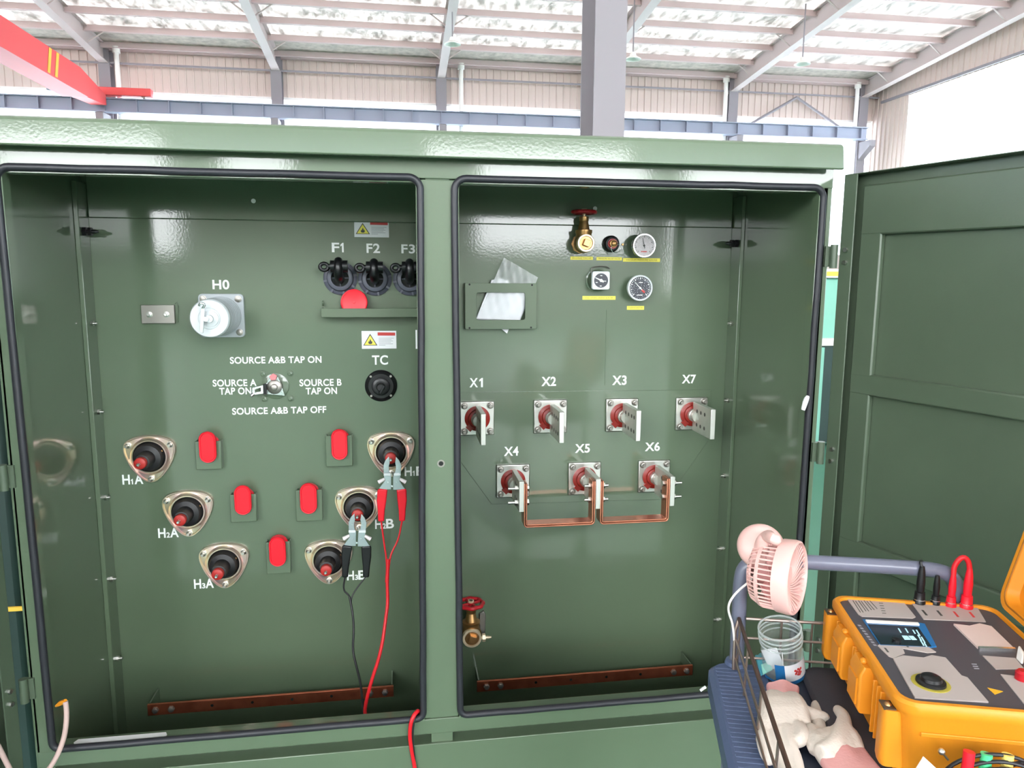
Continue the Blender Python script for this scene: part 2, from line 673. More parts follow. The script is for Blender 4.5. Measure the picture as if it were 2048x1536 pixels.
# the flange strips along both sides, with their bolts
tp('tank_flange', M().box(-.876, -.863, .432, TY - .0005, .05, 1.75), GREEN, bevel=.0015)
tp('tank_flange', M().box(1.068, 1.080, .432, TY - .0005, .05, 1.75), GREEN, bevel=.0015)
for side, pts in ((-1, [(180, 647), (196, 824), (213, 995), (226, 1158), (240, 1317)]), (1, [(1458, 647), (1450, 801), (1441, 952), (1435, 1098), (1425, 1240)])):
    xw = -.863 if side < 0 else 1.068
    for px, py in pts:
        z = P(px, py, .46).z
        m = M().hexn((xw, .462, z), (xw - side * .007, .462, z), .0075)
        m.cyl((xw - side * .007, .462, z), (xw - side * .016, .462, z), .004, seg=10)
        tp('flange_bolt', m, STEEL, label='small bright bolt in the side flange')
for xw, s, pxy in ((-.863, -1, (172, 463)), (1.068, 1, (1465, 487))):
    z = P(pxy[0], pxy[1], .45).z
    m = M().cyl((xw - s * .034, .452, z), (xw + s * .010, .452, z), .0055, seg=12)
    m.hexn((xw - s * .001, .452, z), (xw - s * .011, .452, z), .013)
    m.hexn((xw - s * .016, .452, z), (xw - s * .024, .452, z), .0125)
    m.rev([(0, .0055), (.008, .002)], (xw - s * .034, .452, z), (-s, 0, 0), 12)
    tp('flange_stud', m, BLACKMATT)
# white discs on the top flange, painted for daylight through small holes
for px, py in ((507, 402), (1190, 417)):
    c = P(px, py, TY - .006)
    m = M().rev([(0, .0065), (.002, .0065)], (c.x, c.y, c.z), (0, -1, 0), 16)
    tp('vent_light_disc', m, WHITE, label='small white disc painted for daylight in a round hole')

# outer frame
m = M()
m.box(-.884, -.846, 0, .035, .300, 1.775)
tp('left_stile', m, GREEN, bevel=.003)
m = M().box(1.0695, 1.104, 0, .035, .300, 1.775)
tp('right_stile', m, GREEN, bevel=.003)
tp('centre_post', M().box(.0505, .1395, 0, .05, .353, 1.7225), GREEN, bevel=.002)
tp('top_rail', M().box(-.884, 1.104, -.0005, .05, 1.7245, 1.79), GREEN, bevel=.002)
tp('front_sill', M().box(-.884, 1.104, -.0005, .05, .308, .3510), GREEN, bevel=.003)
tp('sill_recess', M().box(-.884, 1.104, .040, .06, .275, .310), GREEN)
tp('base_skirt', M().box(-.90, 1.12, -.004, .06, .02, .2825), GREEN, bevel=.002)
# sill lips inside each opening
for a, b in ((XL0, XL1), (XR0, XR1)):
    m = M()
    m.box(a + .006, b - .006, .0, .028, Z0 - .004, Z0 + .008)
    m.box(a + .005, a + .011, -.006, .028, Z0, Z1 - .01)
    m.box(b - .011, b - .005, -.006, .028, Z0, Z1 - .01)
    m.box(a + .006, b - .006, -.004, .028, Z1 - .012, Z1)
    tp('opening_lip', m, GREEN, bevel=.0015)
# black edge gasket round each opening
for a, b in ((XL0, XL1), (XR0, XR1)):
    pts = []
    r = .028
    for cx, cz, t0 in ((b - r, Z1 - r, 0), (a + r, Z1 - r, 90), (a + r, Z0 + r, 180), (b - r, Z0 + r, 270)):
        rr = r if cz > 1 else .02
        for k in range(7):
            t = math.radians(t0 + 15 * k)
            pts.append((cx + rr * math.cos(t), -.006, cz + rr * math.sin(t)))
    # fill in the straight runs
    full = []
    for i, p in enumerate(pts):
        q = pts[(i + 1) % len(pts)]
        full.append(p)
        d = (Vector(q) - Vector(p)).length
        if d > .2:
            for k in range(1, 12):
                v_ = Vector(p).lerp(Vector(q), k / 12)
                full.append(v_ + Vector((random.uniform(-.0007, .0007), 0, random.uniform(-.0007, .0007))))
    g = tp('door_gasket', M().tube(full, .0088, 10, closed=True), RUBBER, label='black rubber edge gasket round the opening')
# latch hole in the post
c = P(882, 927, 0)
m = M().rev([(0, .0095), (.0015, .0095), (.0015, .006), (0, .0055)], (c.x, 0, c.z), (0, -1, 0), 24, False, False)
tp('latch_ring', m, STEELD)
tp('latch_hole', M().rev([(0, .006), (.0006, .006)], (c.x, 0, c.z), (0, -1, 0), 20), SOCKET)

# hood
m = M()
hr = P(1690, 322, -.045).x
hx0 = -1.02
prof = [(-.047, 1.766), (-.038, 1.823), (-.030, 1.829), (.8, 1.895), (1.62, 1.83), (1.62, 1.815), (.8, 1.88), (-.02, 1.812), (-.034, 1.775), (-.034, 1.766)]
m.loft([[(hx0, y, z) for y, z in prof], [(hr, y, z) for y, z in prof]])
tp('hood', m, GREEN, bevel=.004, seg=3)
tp('hood_underside', M().box(-.93, hr - .01, -.03, 1.6, 1.792, 1.802), GREEN)

# doors ---------------------------------------------------------------
def door(hx, hy, ang, sgn, label):
    """hinge at hx,hy; ang = direction of the door from the hinge"""
    W = 0.93
    zt, zb = 1.757, .325
    d = Vector((math.cos(ang), math.sin(ang), 0))
    n = Vector((-d.y, d.x, 0)) * sgn          # towards the inside of the cabinet when shut
    mt = Matrix(((d.x, n.x, 0, hx), (d.y, n.y, 0, hy), (0, 0, 1, 0), (0, 0, 0, 1)))

    def bx(m, a0, a1, b0, b1, z0, z1):
        k = M().box(a0, a1, b0, b1, z0, z1)
        k.xform(mt)
        me = bpy.data.meshes.new('x')
        k.bm.to_mesh(me)
        k.bm.free()
        m.bm.from_mesh(me)
        bpy.data.meshes.remove(me)
    m = M()
    bx(m, 0, W, -.036, -.033, zb, zt)
    bx(m, 0, .003, -.036, 0, zb, zt)
    bx(m, W - .003, W, -.036, 0, zb, zt)
    bx(m, 0, W, -.036, 0, zt - .003, zt)
    bx(m, 0, W, -.036, 0, zb, zb + .003)
    bx(m, 0, .038, -.004, 0, zb, zt)
    D = part('door', m, GREENM, T, bevel=.0015, label=label)
    m = M()
    # stiffener frame: hat section rails standing off the skin
    y0, y1 = -.033, -.016
    bx(m, .045, .105, y0, y1, zb + .03, zt - .03)
    bx(m, W - .10, W - .04, y0, y1, zb + .03, zt - .03)
    bx(m, .045, W - .04, y0, y1 + .0005, 1.605, zt - .03)
    bx(m, .045, W - .04, y0, y1 + .0005, 1.205, 1.258)
    bx(m, .045, W - .04, y0, y1 + .0005, .765, .822)
    bx(m, .045, W - .04, y0, y1 + .0005, zb + .03, zb + .12)
    part('stiffener', m, GREENM, D, bevel=.004)
    return D, mt


angR = math.radians(-71.6)
DR, mtR = door(1.121, -.0215, angR, -1, 'open right hand door with pressed stiffener panels')
angL = math.radians(180 + 73)
DL, mtL = door(-.905, -.02, angL, 1, 'open left hand door seen edge on')
for D_, mt_, hx, zs, xs in ((DR, mtR, 1.112, (P(1663, 513, -.01).z, P(1640, 905, -.01).z, .50), 1), (DL, mtL, -.893, (P(10, 955, -.01).z, P(58, 1380, -.01).z, 1.55), -1)):
    for z in zs:
        m = M().cyl((hx, -.012, z - .030), (hx, -.012, z + .030), .0095, seg=14)
        m.box(min(hx, hx - xs * .02), max(hx, hx - xs * .02), -.006, .004, z - .026, z + .026)
        h = part('hinge', m, GREENM, D_)
        for dz in (-.016, .016):
            p = mt_ @ Vector((.020, 0, z + dz))
            q = mt_ @ Vector((.020, .006, z + dz))
            part('hinge_bolt', M().hexn(p, q, .006), STEEL, D_)

# lettering -----------------------------------------------------------
def letter(body, x0, y0, x1, y1, y=TY, bold=0.022, material=WHITE):
    a, b = P(x0, (y0 + y1) / 2, y), P(x1, (y0 + y1) / 2, y)
    t, u = P((x0 + x1) / 2, y0, y), P((x0 + x1) / 2, y1, y)
    m = M()
    text_into(m, body, a.x, b.x, u.z, t.z, y - .0002, bold=bold)
    return tp('lettering', m, material, smooth=False, label='white stencilled marking reading ' + body)


LVY = TY - .004
for body, bx_, yy in (("X1", (939, 756, 967, 774.5), TY), ("X2", (1083, 753.5, 1112, 772), TY), ("X3", (1224.6, 751, 1253, 770), TY), ("X7", (1364, 749.5, 1391.5, 767), TY),
                  ("X4", (1008, 893, 1037, 911.5), LVY), ("X5", (1150, 888, 1179.5, 905.5), LVY), ("X6", (1290, 884.5, 1319.5, 902), LVY),
                  ("H0", (425, 559.6, 458.6, 578.7), TY), ("F1", (663.6, 485.5, 688.5, 504.6), TY), ("F2", (733, 487, 760, 506), TY), ("F3", (802.7, 488.7, 830, 507), TY),
                  ("TC", (744, 710.5, 776, 729.5), TY)):
    letter(body, *bx_, y=yy, bold=.022)
for body, bx_ in (("SOURCE A&B TAP ON", (460, 713, 643, 726.6)), ("SOURCE A", (425.5, 758.8, 512.8, 772.6)), ("TAP ON", (438.7, 775, 502.5, 789)),
                  ("SOURCE B", (599, 758, 683, 772)), ("TAP ON", (611.5, 775, 674, 788.5)), ("SOURCE A&B TAP OFF", (464.4, 814, 652.5, 827.6))):
    letter(body, *bx_, bold=.022)


def hmark(n, s, x0, y0, x1, y1):
    m = M()
    xa, xb = P(x0, y0, TY).x, P(x1, y1, TY).x
    zb, zt = P((x0 + x1) / 2, y1, TY).z, P((x0 + x1) / 2, y0, TY).z
    w = xb - xa
    text_into(m, 'H', xa, xa + w * .36, zb, zt, TY - .0002, bold=.022)
    text_into(m, n, xa + w * .40, xa + w * (.52 if n == '1' else .57), zb, zb + (zt - zb) * .55, TY - .0002, bold=.022)
    text_into(m, s, xa + w * .58, xb, zb, zt, TY - .0002, bold=.022)
    tp('lettering', m, WHITE, smooth=False, label='white stencilled marking reading H' + n + s)


for a in (('1', 'A', 244, 949, 287, 968.5), ('2', 'A', 315.7, 1056, 358, 1075), ('3', 'A', 387.5, 1157.6, 428, 1176.5),
          ('1', 'B', 809, 933, 849, 951.5), ('2', 'B', 750, 1038, 788, 1057), ('3', 'B', 693.7, 1141, 733, 1159.5)):
    hmark(*a)

# high voltage bushings ------------------------------------------------
def reuleaux(a, n, smooth):
    """rounded, slightly bulging triangle pointing down"""
    cs = [(a * math.cos(math.radians(q)), a * math.sin(math.radians(q))) for q in (-90, 30, 150)]
    D = a * 1.67
    rs = []
    for i in range(n):
        t = 2 * PI * i / n
        r = 0
        while all(math.hypot(r * math.cos(t) - x, r * math.sin(t) - z) <= D for x, z in cs):
            r += .0004
        rs.append(r)
    for _ in range(smooth):
        rs = [(rs[i - 1] + rs[i] * 2 + rs[(i + 1) % n]) / 4 for i in range(n)]
    return [(rs[i] * math.cos(2 * PI * i / n), rs[i] * math.sin(2 * PI * i / n)) for i in range(n)]


REUL = reuleaux(.0935, 72, 9)


def hv_bushing(px, py, tagtxt):
    c = P(px, py, TY)
    o = Vector((c.x, TY, c.z))
    k = M()
    ring_o, ring_i = [], []
    n = 72
    for i in range(n):
        t = 2 * PI * i / n
        ring_o.append(REUL[i])
        ring_i.append((.050 * math.cos(t), .050 * math.sin(t)))

    def R(ring, y, s=1.0):
        return [Vector((x * s, y, z * s)) for x, z in ring]
    k.loft([R(ring_o, 0), R(ring_o, -.010), R(ring_o, -.014, .985), R(ring_o, -.014, .95), R(ring_o, -.009, .91), R(ring_i, -.010, 1.12), R(ring_i, -.018, 1.0), R(ring_i, -.018, .93), R(ring_i, -.004, .9)], True, False)
    B = part('high_voltage_bushing', k, ZINC, T, loc=o, label='black high voltage bushing ' + tagtxt + ' on a three lobed zinc plate')
    k = M().rev([(.001, .046), (.012, .046), (.016, .043), (.030, .040), (.036, .038), (.038, .032), (.040, .0245), (.085, .0215), (.086, .019)], (0, 0, 0), (0, -1, 0), 40)
    part('insulator', k, BLACKMATT, B, loc=o)
    k = M().rev([(.086, .0150), (.088, .0175), (.100, .0165), (.103, .012), (.103, .006)], (0, 0, 0), (0, -1, 0), 28)
    part('tip_ring', k, REDTIP, B, loc=o, label='red rubber tip ring')
    k = M().rev([(.100, .0048), (.116, .0048), (.120, .003)], (0, 0, 0), (0, -1, 0), 14)
    part('pin', k, CHROME, B, loc=o, label='bright contact pin')
    k = M().rev([(.0165, .0405), (.0195, .0405), (.0195, .0385), (.0165, .0385)], (0, 0, 0), (0, -1, 0), 40, False, False)
    part('copper_ring', k, COPPERD, B, loc=o)
    for t in (-90, 30, 150):
        t = math.radians(t)
        p = Vector((.069 * math.cos(t), 0, .069 * math.sin(t)))
        k = M().rev([(.008, .0095), (.012, .0095), (.0125, .0075), (.018, .0068), (.020, .004), (.028, .004)], p, (0, -1, 0), 12)
        part('bolt', k, STEEL, B, loc=o)
    k = M().sphere((.036, -.0195, .017), .004)
    part('vent_screw', k, BRASS, B, loc=o)
    return B


for px, py, t in ((302, 911, 'H1A'), (378, 1020, 'H2A'), (450, 1124, 'H3A'), (782, 902, 'H1B'), (718, 1011, 'H2B'), (658, 1117, 'H3B')):
    hv_bushing(px, py, t)

# parking pockets and their red caps ------------------------------------
pock = [((387, 883, 448, 938), (391, 864, 438, 926)), ((457, 990, 518, 1043), (462, 972, 508, 1030)), ((648.5, 872, 709.6, 932), (657, 859, 700, 920)),
        ((588.7, 981, 649.7, 1041), (594, 967.5, 639, 1028)), ((529, 1085, 586, 1146), (532, 1075, 577, 1133))]
caplabels = ['red plastic cap in the upper left parking pocket, right of bushing H1A', 'red plastic cap in the pocket between bushing H2A and the middle',
             'red plastic cap in the upper right pocket, left of bushing H1B', 'red plastic cap in the pocket left of bushing H2B',
             'red plastic cap in the lowest pocket, between bushings H3A and H3B']
for (pb, rb), lab in zip(pock, caplabels):
    YF = TY - .030
    a, b = P(pb[0] + 2, pb[1], YF), P(pb[2] - 4, pb[3], YF)
    cx = (a.x + b.x) / 2
    w = (b.x - a.x) / 2
    zt, zb = a.z, b.z
    m = M()
    # U-notched front plate and side returns
    nr = w * .48
    pts = [Vector((cx - w, YF, zt)), Vector((cx - w, YF, zb)), Vector((cx + w, YF, zb)), Vector((cx + w, YF, zt)), Vector((cx + nr, YF, zt))]
    for k in range(0, 13):
        t = PI * k / 12
        pts.append(Vector((cx + nr * math.cos(t), YF, zt - .030 - nr * math.sin(t))))
    pts.append(Vector((cx - nr, YF, zt)))
    m.prism(pts, (0, .003, 0))
    m.box(cx - w, cx - w + .003, YF + .003, TY, zb, zt)
    m.box(cx + w - .003, cx + w, YF + .003, TY, zb, zt)
    tp('parking_pocket', m, GREEN, bevel=.0015, label='small green U shaped pocket welded to the tank')
    YC = YF - .016
    a, b = P(rb[0] + 3, rb[1], YC), P(rb[2] - 3, rb[3], YC)
    ccx = (a.x + b.x) / 2
    r = (b.x - a.x) / 2 * .93
    cap = thing('parking_cap', lab, 'cap', (ccx, YF, b.z), 'red caps in the parking pockets')

    def stad(rr, top, bot, y):
        out = []
        for k in range(13):
            t = PI * k / 12
            out.append(Vector((ccx + rr * math.cos(t), y, top - r + rr * math.sin(t))))
        for k in range(13):
            t = PI + PI * k / 12
            out.append(Vector((ccx + rr * math.cos(t), y, bot + r + rr * math.sin(t))))
        return out
    k = M().loft([stad(r * .9, a.z, b.z, YF - .0005), stad(r * .98, a.z, b.z, YC + .008), stad(r, a.z, b.z, YC + .003), stad(r * .94, a.z, b.z, YC), stad(r * .82, a.z, b.z, YC + .0005), stad(r * .76, a.z, b.z, YC + .0025)])
    part('front_shell', k, REDP, cap)
    zc = zt - .012
    k = M().rev([(0, r * 1.16), (.010, r * 1.16), (.012, r * 1.08), (.012, .002)], (ccx, YF + .0195, zc), (0, -1, 0), 32)
    part('rear_collar', k, REDP, cap)
    k = M().cyl((ccx, YF + .01, zc - .004), (ccx, YF - .002, zc - .004), nr * .9, seg=24)
    part('neck', k, REDP, cap)

# fuse holders -----------------------------------------------------------
def fuse(px, py, n):
    c = P(px, py, TY)
    o = Vector((c.x, TY, c.z))
    k = M().rev([(0, .050), (.006, .050), (.008, .047), (.010, .040), (.022, .037), (.024, .033), (.024, .026), (.010, .025), (.010, .0)], (0, 0, 0), (0, -1, 0), 40, True, False)
    F = part('fuse_holder', k, GREYPL, T, loc=o, label='black fuse holder with a hook eye, marked F' + n)
    k = M()
    for i in range(8):
        t = PI * 2 * i / 8 + .2
        k.cbox((.042 * math.cos(t), -.009, .042 * math.sin(t)), .006, .006, .016, Matrix.Rotation(-t + PI / 2, 3, 'Y'))
    part('flange_ribs', k, GREYPL, F, loc=o)
    k = M().tube([(0, -.008, -.004), (0, -.045, -.002), (0, -.070, .008), (0, -.078, .026), (0, -.072, .044), (0, -.060, .050)], [.013, .013, .0135, .013, .0135, .012], 18, smooth=2)
    k.cyl((-.023, -.064, .034), (.026, -.064, .034), .0175, seg=24)
    k.cyl((0, -.066, .034), (-.030, -.064, .034), .007, seg=12)
    part('handle', k, BLACK, F, loc=o)
    ring = [(-.041 + .0115 * math.cos(t), -.064, .032 + .0098 * math.sin(t)) for t in [2 * PI * i / 24 for i in range(24)]]
    part('hook_eye', M().tube(ring, .0056, 10, closed=True), BLACK, F, loc=o)
    part('inner_cup', M().rev([(.0095, .0262), (.0105, .0262), (.0105, 0)], (0, 0, 0), (0, -1, 0), 32, False, False), SOCKET, F, loc=o)
    k = M()
    for i in range(4):
        t = PI / 2 * i
        k.cbox((.021 * math.cos(t), -.012, .021 * math.sin(t)), .016, .004, .003, Matrix.Rotation(-t, 3, 'Y'))
    part('spokes', k, GREYPL, F, loc=o)
    part('cap_screw', M().rev([(0, .007), (.004, .006)], (0, -.074, .050), (0, -.6, .8), 12), BRASS, F, loc=o)


for px, n in ((681, '1'), (750, '2'), (819, '3')):
    fuse(px, 556 if n == '1' else 558, n)

# drip tray under the fuses
a, b = P(641, 635, TY - .055), P(640, 617, TY - .055)
x0 = P(642, 620, TY - .055).x
x1 = .066
z0, z1 = a.z, b.z
m = M()
m.box(x0, x1, TY - .055, TY - .0525, z0, z1)
m.box(x0, x1, TY - .0525, TY, z0, z0 + .0025)
m.box(x0, x0 + .0025, TY - .0525, TY, z0 + .0025, z1 + .002)
m.cyl((x0, TY - .008, z1 + .014), (x0 + .004, TY - .008, z1 + .014), .008, seg=16)
tp('drip_tray', m, GREEN, bevel=.001)
c = P(708, 594, TY - .036)
rc = .040
lo = z0 + .0026
capt = thing('round_cap', 'round bright red plastic cap standing in the tray under the fuses', 'cap', (c.x, TY - .03, lo))
m = M().rev([(0, rc * .97), (.008, rc), (.013, rc * .97), (.014, rc * .9), (.0128, rc * .82), (.0128, 0)], (c.x, TY - .026, lo + rc), (0, -1, .07), 40)
part('disc', m, REDP, capt)
m = M().rev([(0, .004), (.002, .0035), (.0025, 0)], (c.x, TY - .038, lo + rc + .001), (0, -1, .07), 14)
part('moulding_mark', m, REDP, capt)

# H0 neutral bushing
c = P(445, 631, TY)
o = Vector((c.x, TY, c.z))
w = .064
pts = []
for cx, cz, t0 in ((w - .012, w - .012, 0), (-w + .012, w - .012, 90), (-w + .012, -w + .012, 180), (w - .012, -w + .012, 270)):
    for k in range(5):
        t = math.radians(t0 + 22.5 * k)
        pts.append(Vector((cx + .012 * math.cos(t), 0, cz + .012 * math.sin(t))))
N0 = part('neutral_bushing', M().prism(pts, (0, -.012, 0)), GREYB, T, loc=o, bevel=.002, label='pale grey ribbed neutral bushing H0 with a round front flange')
prof = [(.012, .056)]
for k in range(6):
    y = .020 + k * .017
    prof += [(y, .0555 - k * .0006), (y + .004, .0570 - k * .0006), (y + .009, .0570 - k * .0006), (y + .013, .0515)]
prof += [(.122, .050), (.150, .050)]
part('ribbed_body', M().rev(prof, (0, 0, 0), (0, -1, 0), 44), GREYB, N0, loc=o)
part('front_flange', M().rev([(.135, .050), (.140, .0535), (.150, .0535), (.154, .052), (.157, .050), (.157, .030), (.160, .028), (.160, 0)], (0, 0, 0), (0, -1, 0), 48), GREYBL, N0, loc=o)
part('hub', M().rev([(.160, .022), (.166, .022), (.168, .017), (.172, .011), (.178, .010), (.180, 0)], (.004, 0, 0), (0, -1, 0), 28), GREYBL, N0, loc=o)
m = M().cyl((-.002, -.168, .0), (-.002, -.186, .0), .008, seg=6)
m.cbox((-.012, -.182, -.004), .009, .010, .066, Matrix.Rotation(.12, 3, 'Y'))
m.tube([(-.010, -.182, .028), (-.002, -.184, .040), (-.014, -.184, .044), (-.019, -.182, .036)], .0035, 8, smooth=1)
part('terminal', m, CHROME, N0, loc=o, bevel=.001, label='bright terminal lug')
for sx in (-1, 1):
    for sz in (-1, 1):
        p = (sx * .049, 0, sz * .049)
        part('bolt', M().rev([(.012, .010), (.014, .010), (.0145, .0075), (.020, .0075), (.021, .004)], p, (0, -1, 0), 16), STEELD, N0, loc=o)

# ground pad left of H0
a, b = P(281, 610, TY - .012), P(350, 647, TY - .012)
m = M().box(a.x, b.x, TY - .012, TY, b.z, a.z)
GP = tp('ground_pad', m, STEELD, bevel=.001, label='small steel ground pad with two bolts')
for px in (299, 333):
    p = P(px, 629, TY - .012)
    m = M().rev([(0, .0085), (.002, .0085), (.0022, .007), (.007, .0068), (.008, .004), (.013, .004)], (p.x, TY - .012, p.z), (0, -1, 0), 16)
    part('bolt', m, STEEL, GP)
m = M().tube([P(350, 607, TY - .002), P(354, 604, TY - .002), P(357, 612, TY - .002), P(356, 645, TY - .002)], .0012, 6)
part('paint_run', m, GREEN, GP)

# tap selector switch
c = P(551, 772, TY)
o = Vector((c.x, TY, c.z))
SW = part('tap_selector', M().rev([(0, .040), (.003, .040), (.004, .038), (.004, 0)], (0, 0, 0), (0, -1, 0), 32), GREEN, T, loc=o, label='steel selector handle between the white source markings')
part('shaft', M().rev([(.004, .023), (.020, .022), (.022, .019), (.024, .010), (.034, .0095), (.036, .006)], (0, 0, 0), (0, -1, 0), 28), STEELD, SW, loc=o)
m = M().prism([Vector(p) for p in ((-.022, -.014, -.022), (.030, -.014, -.028), (.012, -.014, .030), (-.012, -.014, .030), (-.026, -.014, .008))], (0, -.006, 0))
part('pointer_plate', m, CHROME, SW, loc=o, bevel=.001)
m = M().prism([Vector(p) for p in ((-.008, -.024, .022), (.006, -.024, .022), (.010, -.024, .036), (-.001, -.024, .042), (-.012, -.024, .034))], (0, -.006, 0))
part('pointer_tip', m, mat('pink_red_paint', (214, 130, 134), .4), SW, loc=o, bevel=.001, label='faded red pointer tip')
m = M().frame([Vector(p) for p in ((-.030, -.024, .008), (-.062, -.030, .001), (-.064, -.030, -.022), (-.028, -.024, -.018))],
              [Vector(p) for p in ((-.038, -.0255, .000), (-.054, -.029, -.005), (-.054, -.029, -.014), (-.038, -.0255, -.011))], (0, -.005, 0))
m.cyl((-.058, -.032, -.017), (-.066, -.036, -.024), .006, seg=10)
part('handle', m, CHROME, SW, loc=o, bevel=.001)
part('handle_grip', M().cbox((-.026, -.026, -.005), .010, .012, .032), BLACK, SW, loc=o, bevel=.001)
for px, py in ((526, 748), (580, 747), (529, 798), (581, 797)):
    p = P(px, py, TY)
    m = M().rev([(0, .0105), (.003, .010), (.0032, .0065), (.008, .0065), (.009, .004), (.011, .0038)], Vector((p.x, TY, p.z)) - o, (0, -1, 0), 16)
    part('stud', m, GREEN, SW, loc=o)

# tap changer knob
c = P(762, 771, TY)
o = Vector((c.x, TY, c.z))
TC = part('tap_changer', M().rev([(0, .049), (.006, .049), (.010, .046), (.012, .040), (.014, .038), (.014, 0)], (0, 0, 0), (0, -1, 0), 44), BLACK, T, loc=o, label='round black tap changer knob under the TC marking')
part('collar', M().rev([(.014, .028), (.028, .027), (.030, .024), (.030, .014)], (0, 0, 0), (0, -1, 0), 36), BLACK, TC, loc=o)
part('knob', M().rev([(.028, .013), (.044, .0125), (.047, .010), (.047, 0)], (0, 0, 0), (0, -1, 0), 28), BLACKMATT, TC, loc=o)
part('grip_bar', M().cbox((.004, -.047, -.006), .008, .006, .030, Matrix.Rotation(.5, 3, 'Y')), BLACK, TC, loc=o, bevel=.002)
m = M()
for i in range(4):
    t = PI / 4 + PI / 2 * i
    m.rev([(.011, .004), (.0145, .0035)], (.0425 * math.cos(t), 0, .0425 * math.sin(t)), (0, -1, 0), 10)
part('screws', m, STEELD, TC, loc=o)

# warning stickers
def sticker(x0, y0, x1, y1):
    y = TY - .0005
    a, b = P(x0, y0, y), P(x1, y1, y)
    w, h = b.x - a.x, a.z - b.z
    S = tp('warning_sticker', M().box(a.x, b.x, y, TY, b.z, a.z), PAPER, label='white warning sticker with a yellow flame triangle')

    def q(u, v, yy):
        return Vector((a.x + u * w, yy, a.z - v * h))
    part('black_triangle', M().prism([q(.04, .82, y), q(.45, .82, y), q(.245, .16, y)], (0, -.0003, 0)), INK, S)
    part('yellow_triangle', M().prism([q(.075, .785, y - .0003), q(.415, .785, y - .0003), q(.245, .24, y - .0003)], (0, -.0003, 0)), SIGNY, S)
    fl = [(.245, .74), (.20, .72), (.185, .64), (.205, .56), (.215, .61), (.235, .50), (.245, .44), (.265, .52), (.275, .60), (.29, .56), (.305, .64), (.29, .72)]
    part('flame', M().prism([q(u, v, y - .0006) for u, v in fl], (0, -.0003, 0)), INK, S)
    m = M().prism([q(.46, .08, y), q(.97, .10, y), q(.97, .27, y), q(.46, .26, y)], (0, -.0003, 0))
    part('red_header', m, REDL, S)
    m = M()
    for i, (v, e) in enumerate(((.40, .93), (.48, .86), (.56, .90), (.64, .84), (.72, .90), (.80, .68))):
        m.prism([q(.49, v, y), q(e, v, y), q(e, v + .022, y), q(.49, v + .022, y)], (0, -.0002, 0))
    part('fine_print', m, mat('fine_print', (150, 150, 158), .6), S)


sticker(708, 440, 778, 475)
sticker(723, 662, 793, 697)
sticker(831, 660, 900, 697)

# low voltage bushings -------------------------------------------------
SPY0, SPY1 = TY - .040, TY - .182
lv_spade = {}


def lv_bushing(px, py, n, holes):
    c = P(px, py, TY - .012)
    o = Vector((c.x, LVY, c.z))
    h = .0545
    B = part('low_voltage_bushing', M().box(-h, h, -.010, 0, -h, h), STEEL, T, loc=o, bevel=.003, label='red brown low voltage bushing X' + n + ' with a flat tinned spade')
    k = M().rev([(.010, .040), (.014, .040), (.016, .036), (.018, .030), (.024, .029), (.026, .026), (.026, 0)], (0, 0, 0), (0, -1, 0), 40)
    k.cbox((-.024, -.014, -.028), .020, .008, .018, Matrix.Rotation(.8, 3, 'Y'))
    part('insulator', k, REDB, B, loc=o)
    part('stem', M().rev([(.026, .0215), (.040, .0215), (.042, .019), (.060, .018)], (0, 0, 0), (0, -1, 0), 32), TIN, B, loc=o)
    t = .0075
    y0, y1 = SPY0 - LVY, SPY1 - LVY
    m = M()
    zc = -.002
    m.box(-t, t, y1, y0, zc - .047, zc + .047)
    part('spade', m, TIN, B, loc=o, bevel=.0012)
    for yy in holes:
        for zz in (-.022, .022):
            part('hole', M().cyl((-t - .0003, yy - LVY, zc + zz), (t + .0003, yy - LVY, zc + zz), .0062, seg=14), HOLE, B, loc=o)
    for sx in (-1, 1):
        for sz in (-1, 1):
            p = (sx * .041, 0, sz * .041)
            part('bolt', M().rev([(.010, .0115), (.012, .0115), (.0122, .009), (.014, .0085), (.020, .0082), (.021, .0055), (.028, .005)], p, (0, -1, 0), 18), STEELD, B, loc=o)
    lv_spade[n] = (c.x, c.z + zc)


H3 = [TY - .075, TY - .105, TY - .135, TY - .160]
for px, py, n, hl in ((954.5, 836.5, '1', H3), (1100.7, 833, '2', H3), (1244, 830, '3', H3), (1383, 827.5, '7', H3[:3]),
                      (1026, 962, '4', H3[1:]), (1169, 957, '5', H3[1:]), (1308, 952.5, '6', H3[1:])):
    lv_bushing(px, py, n, hl)

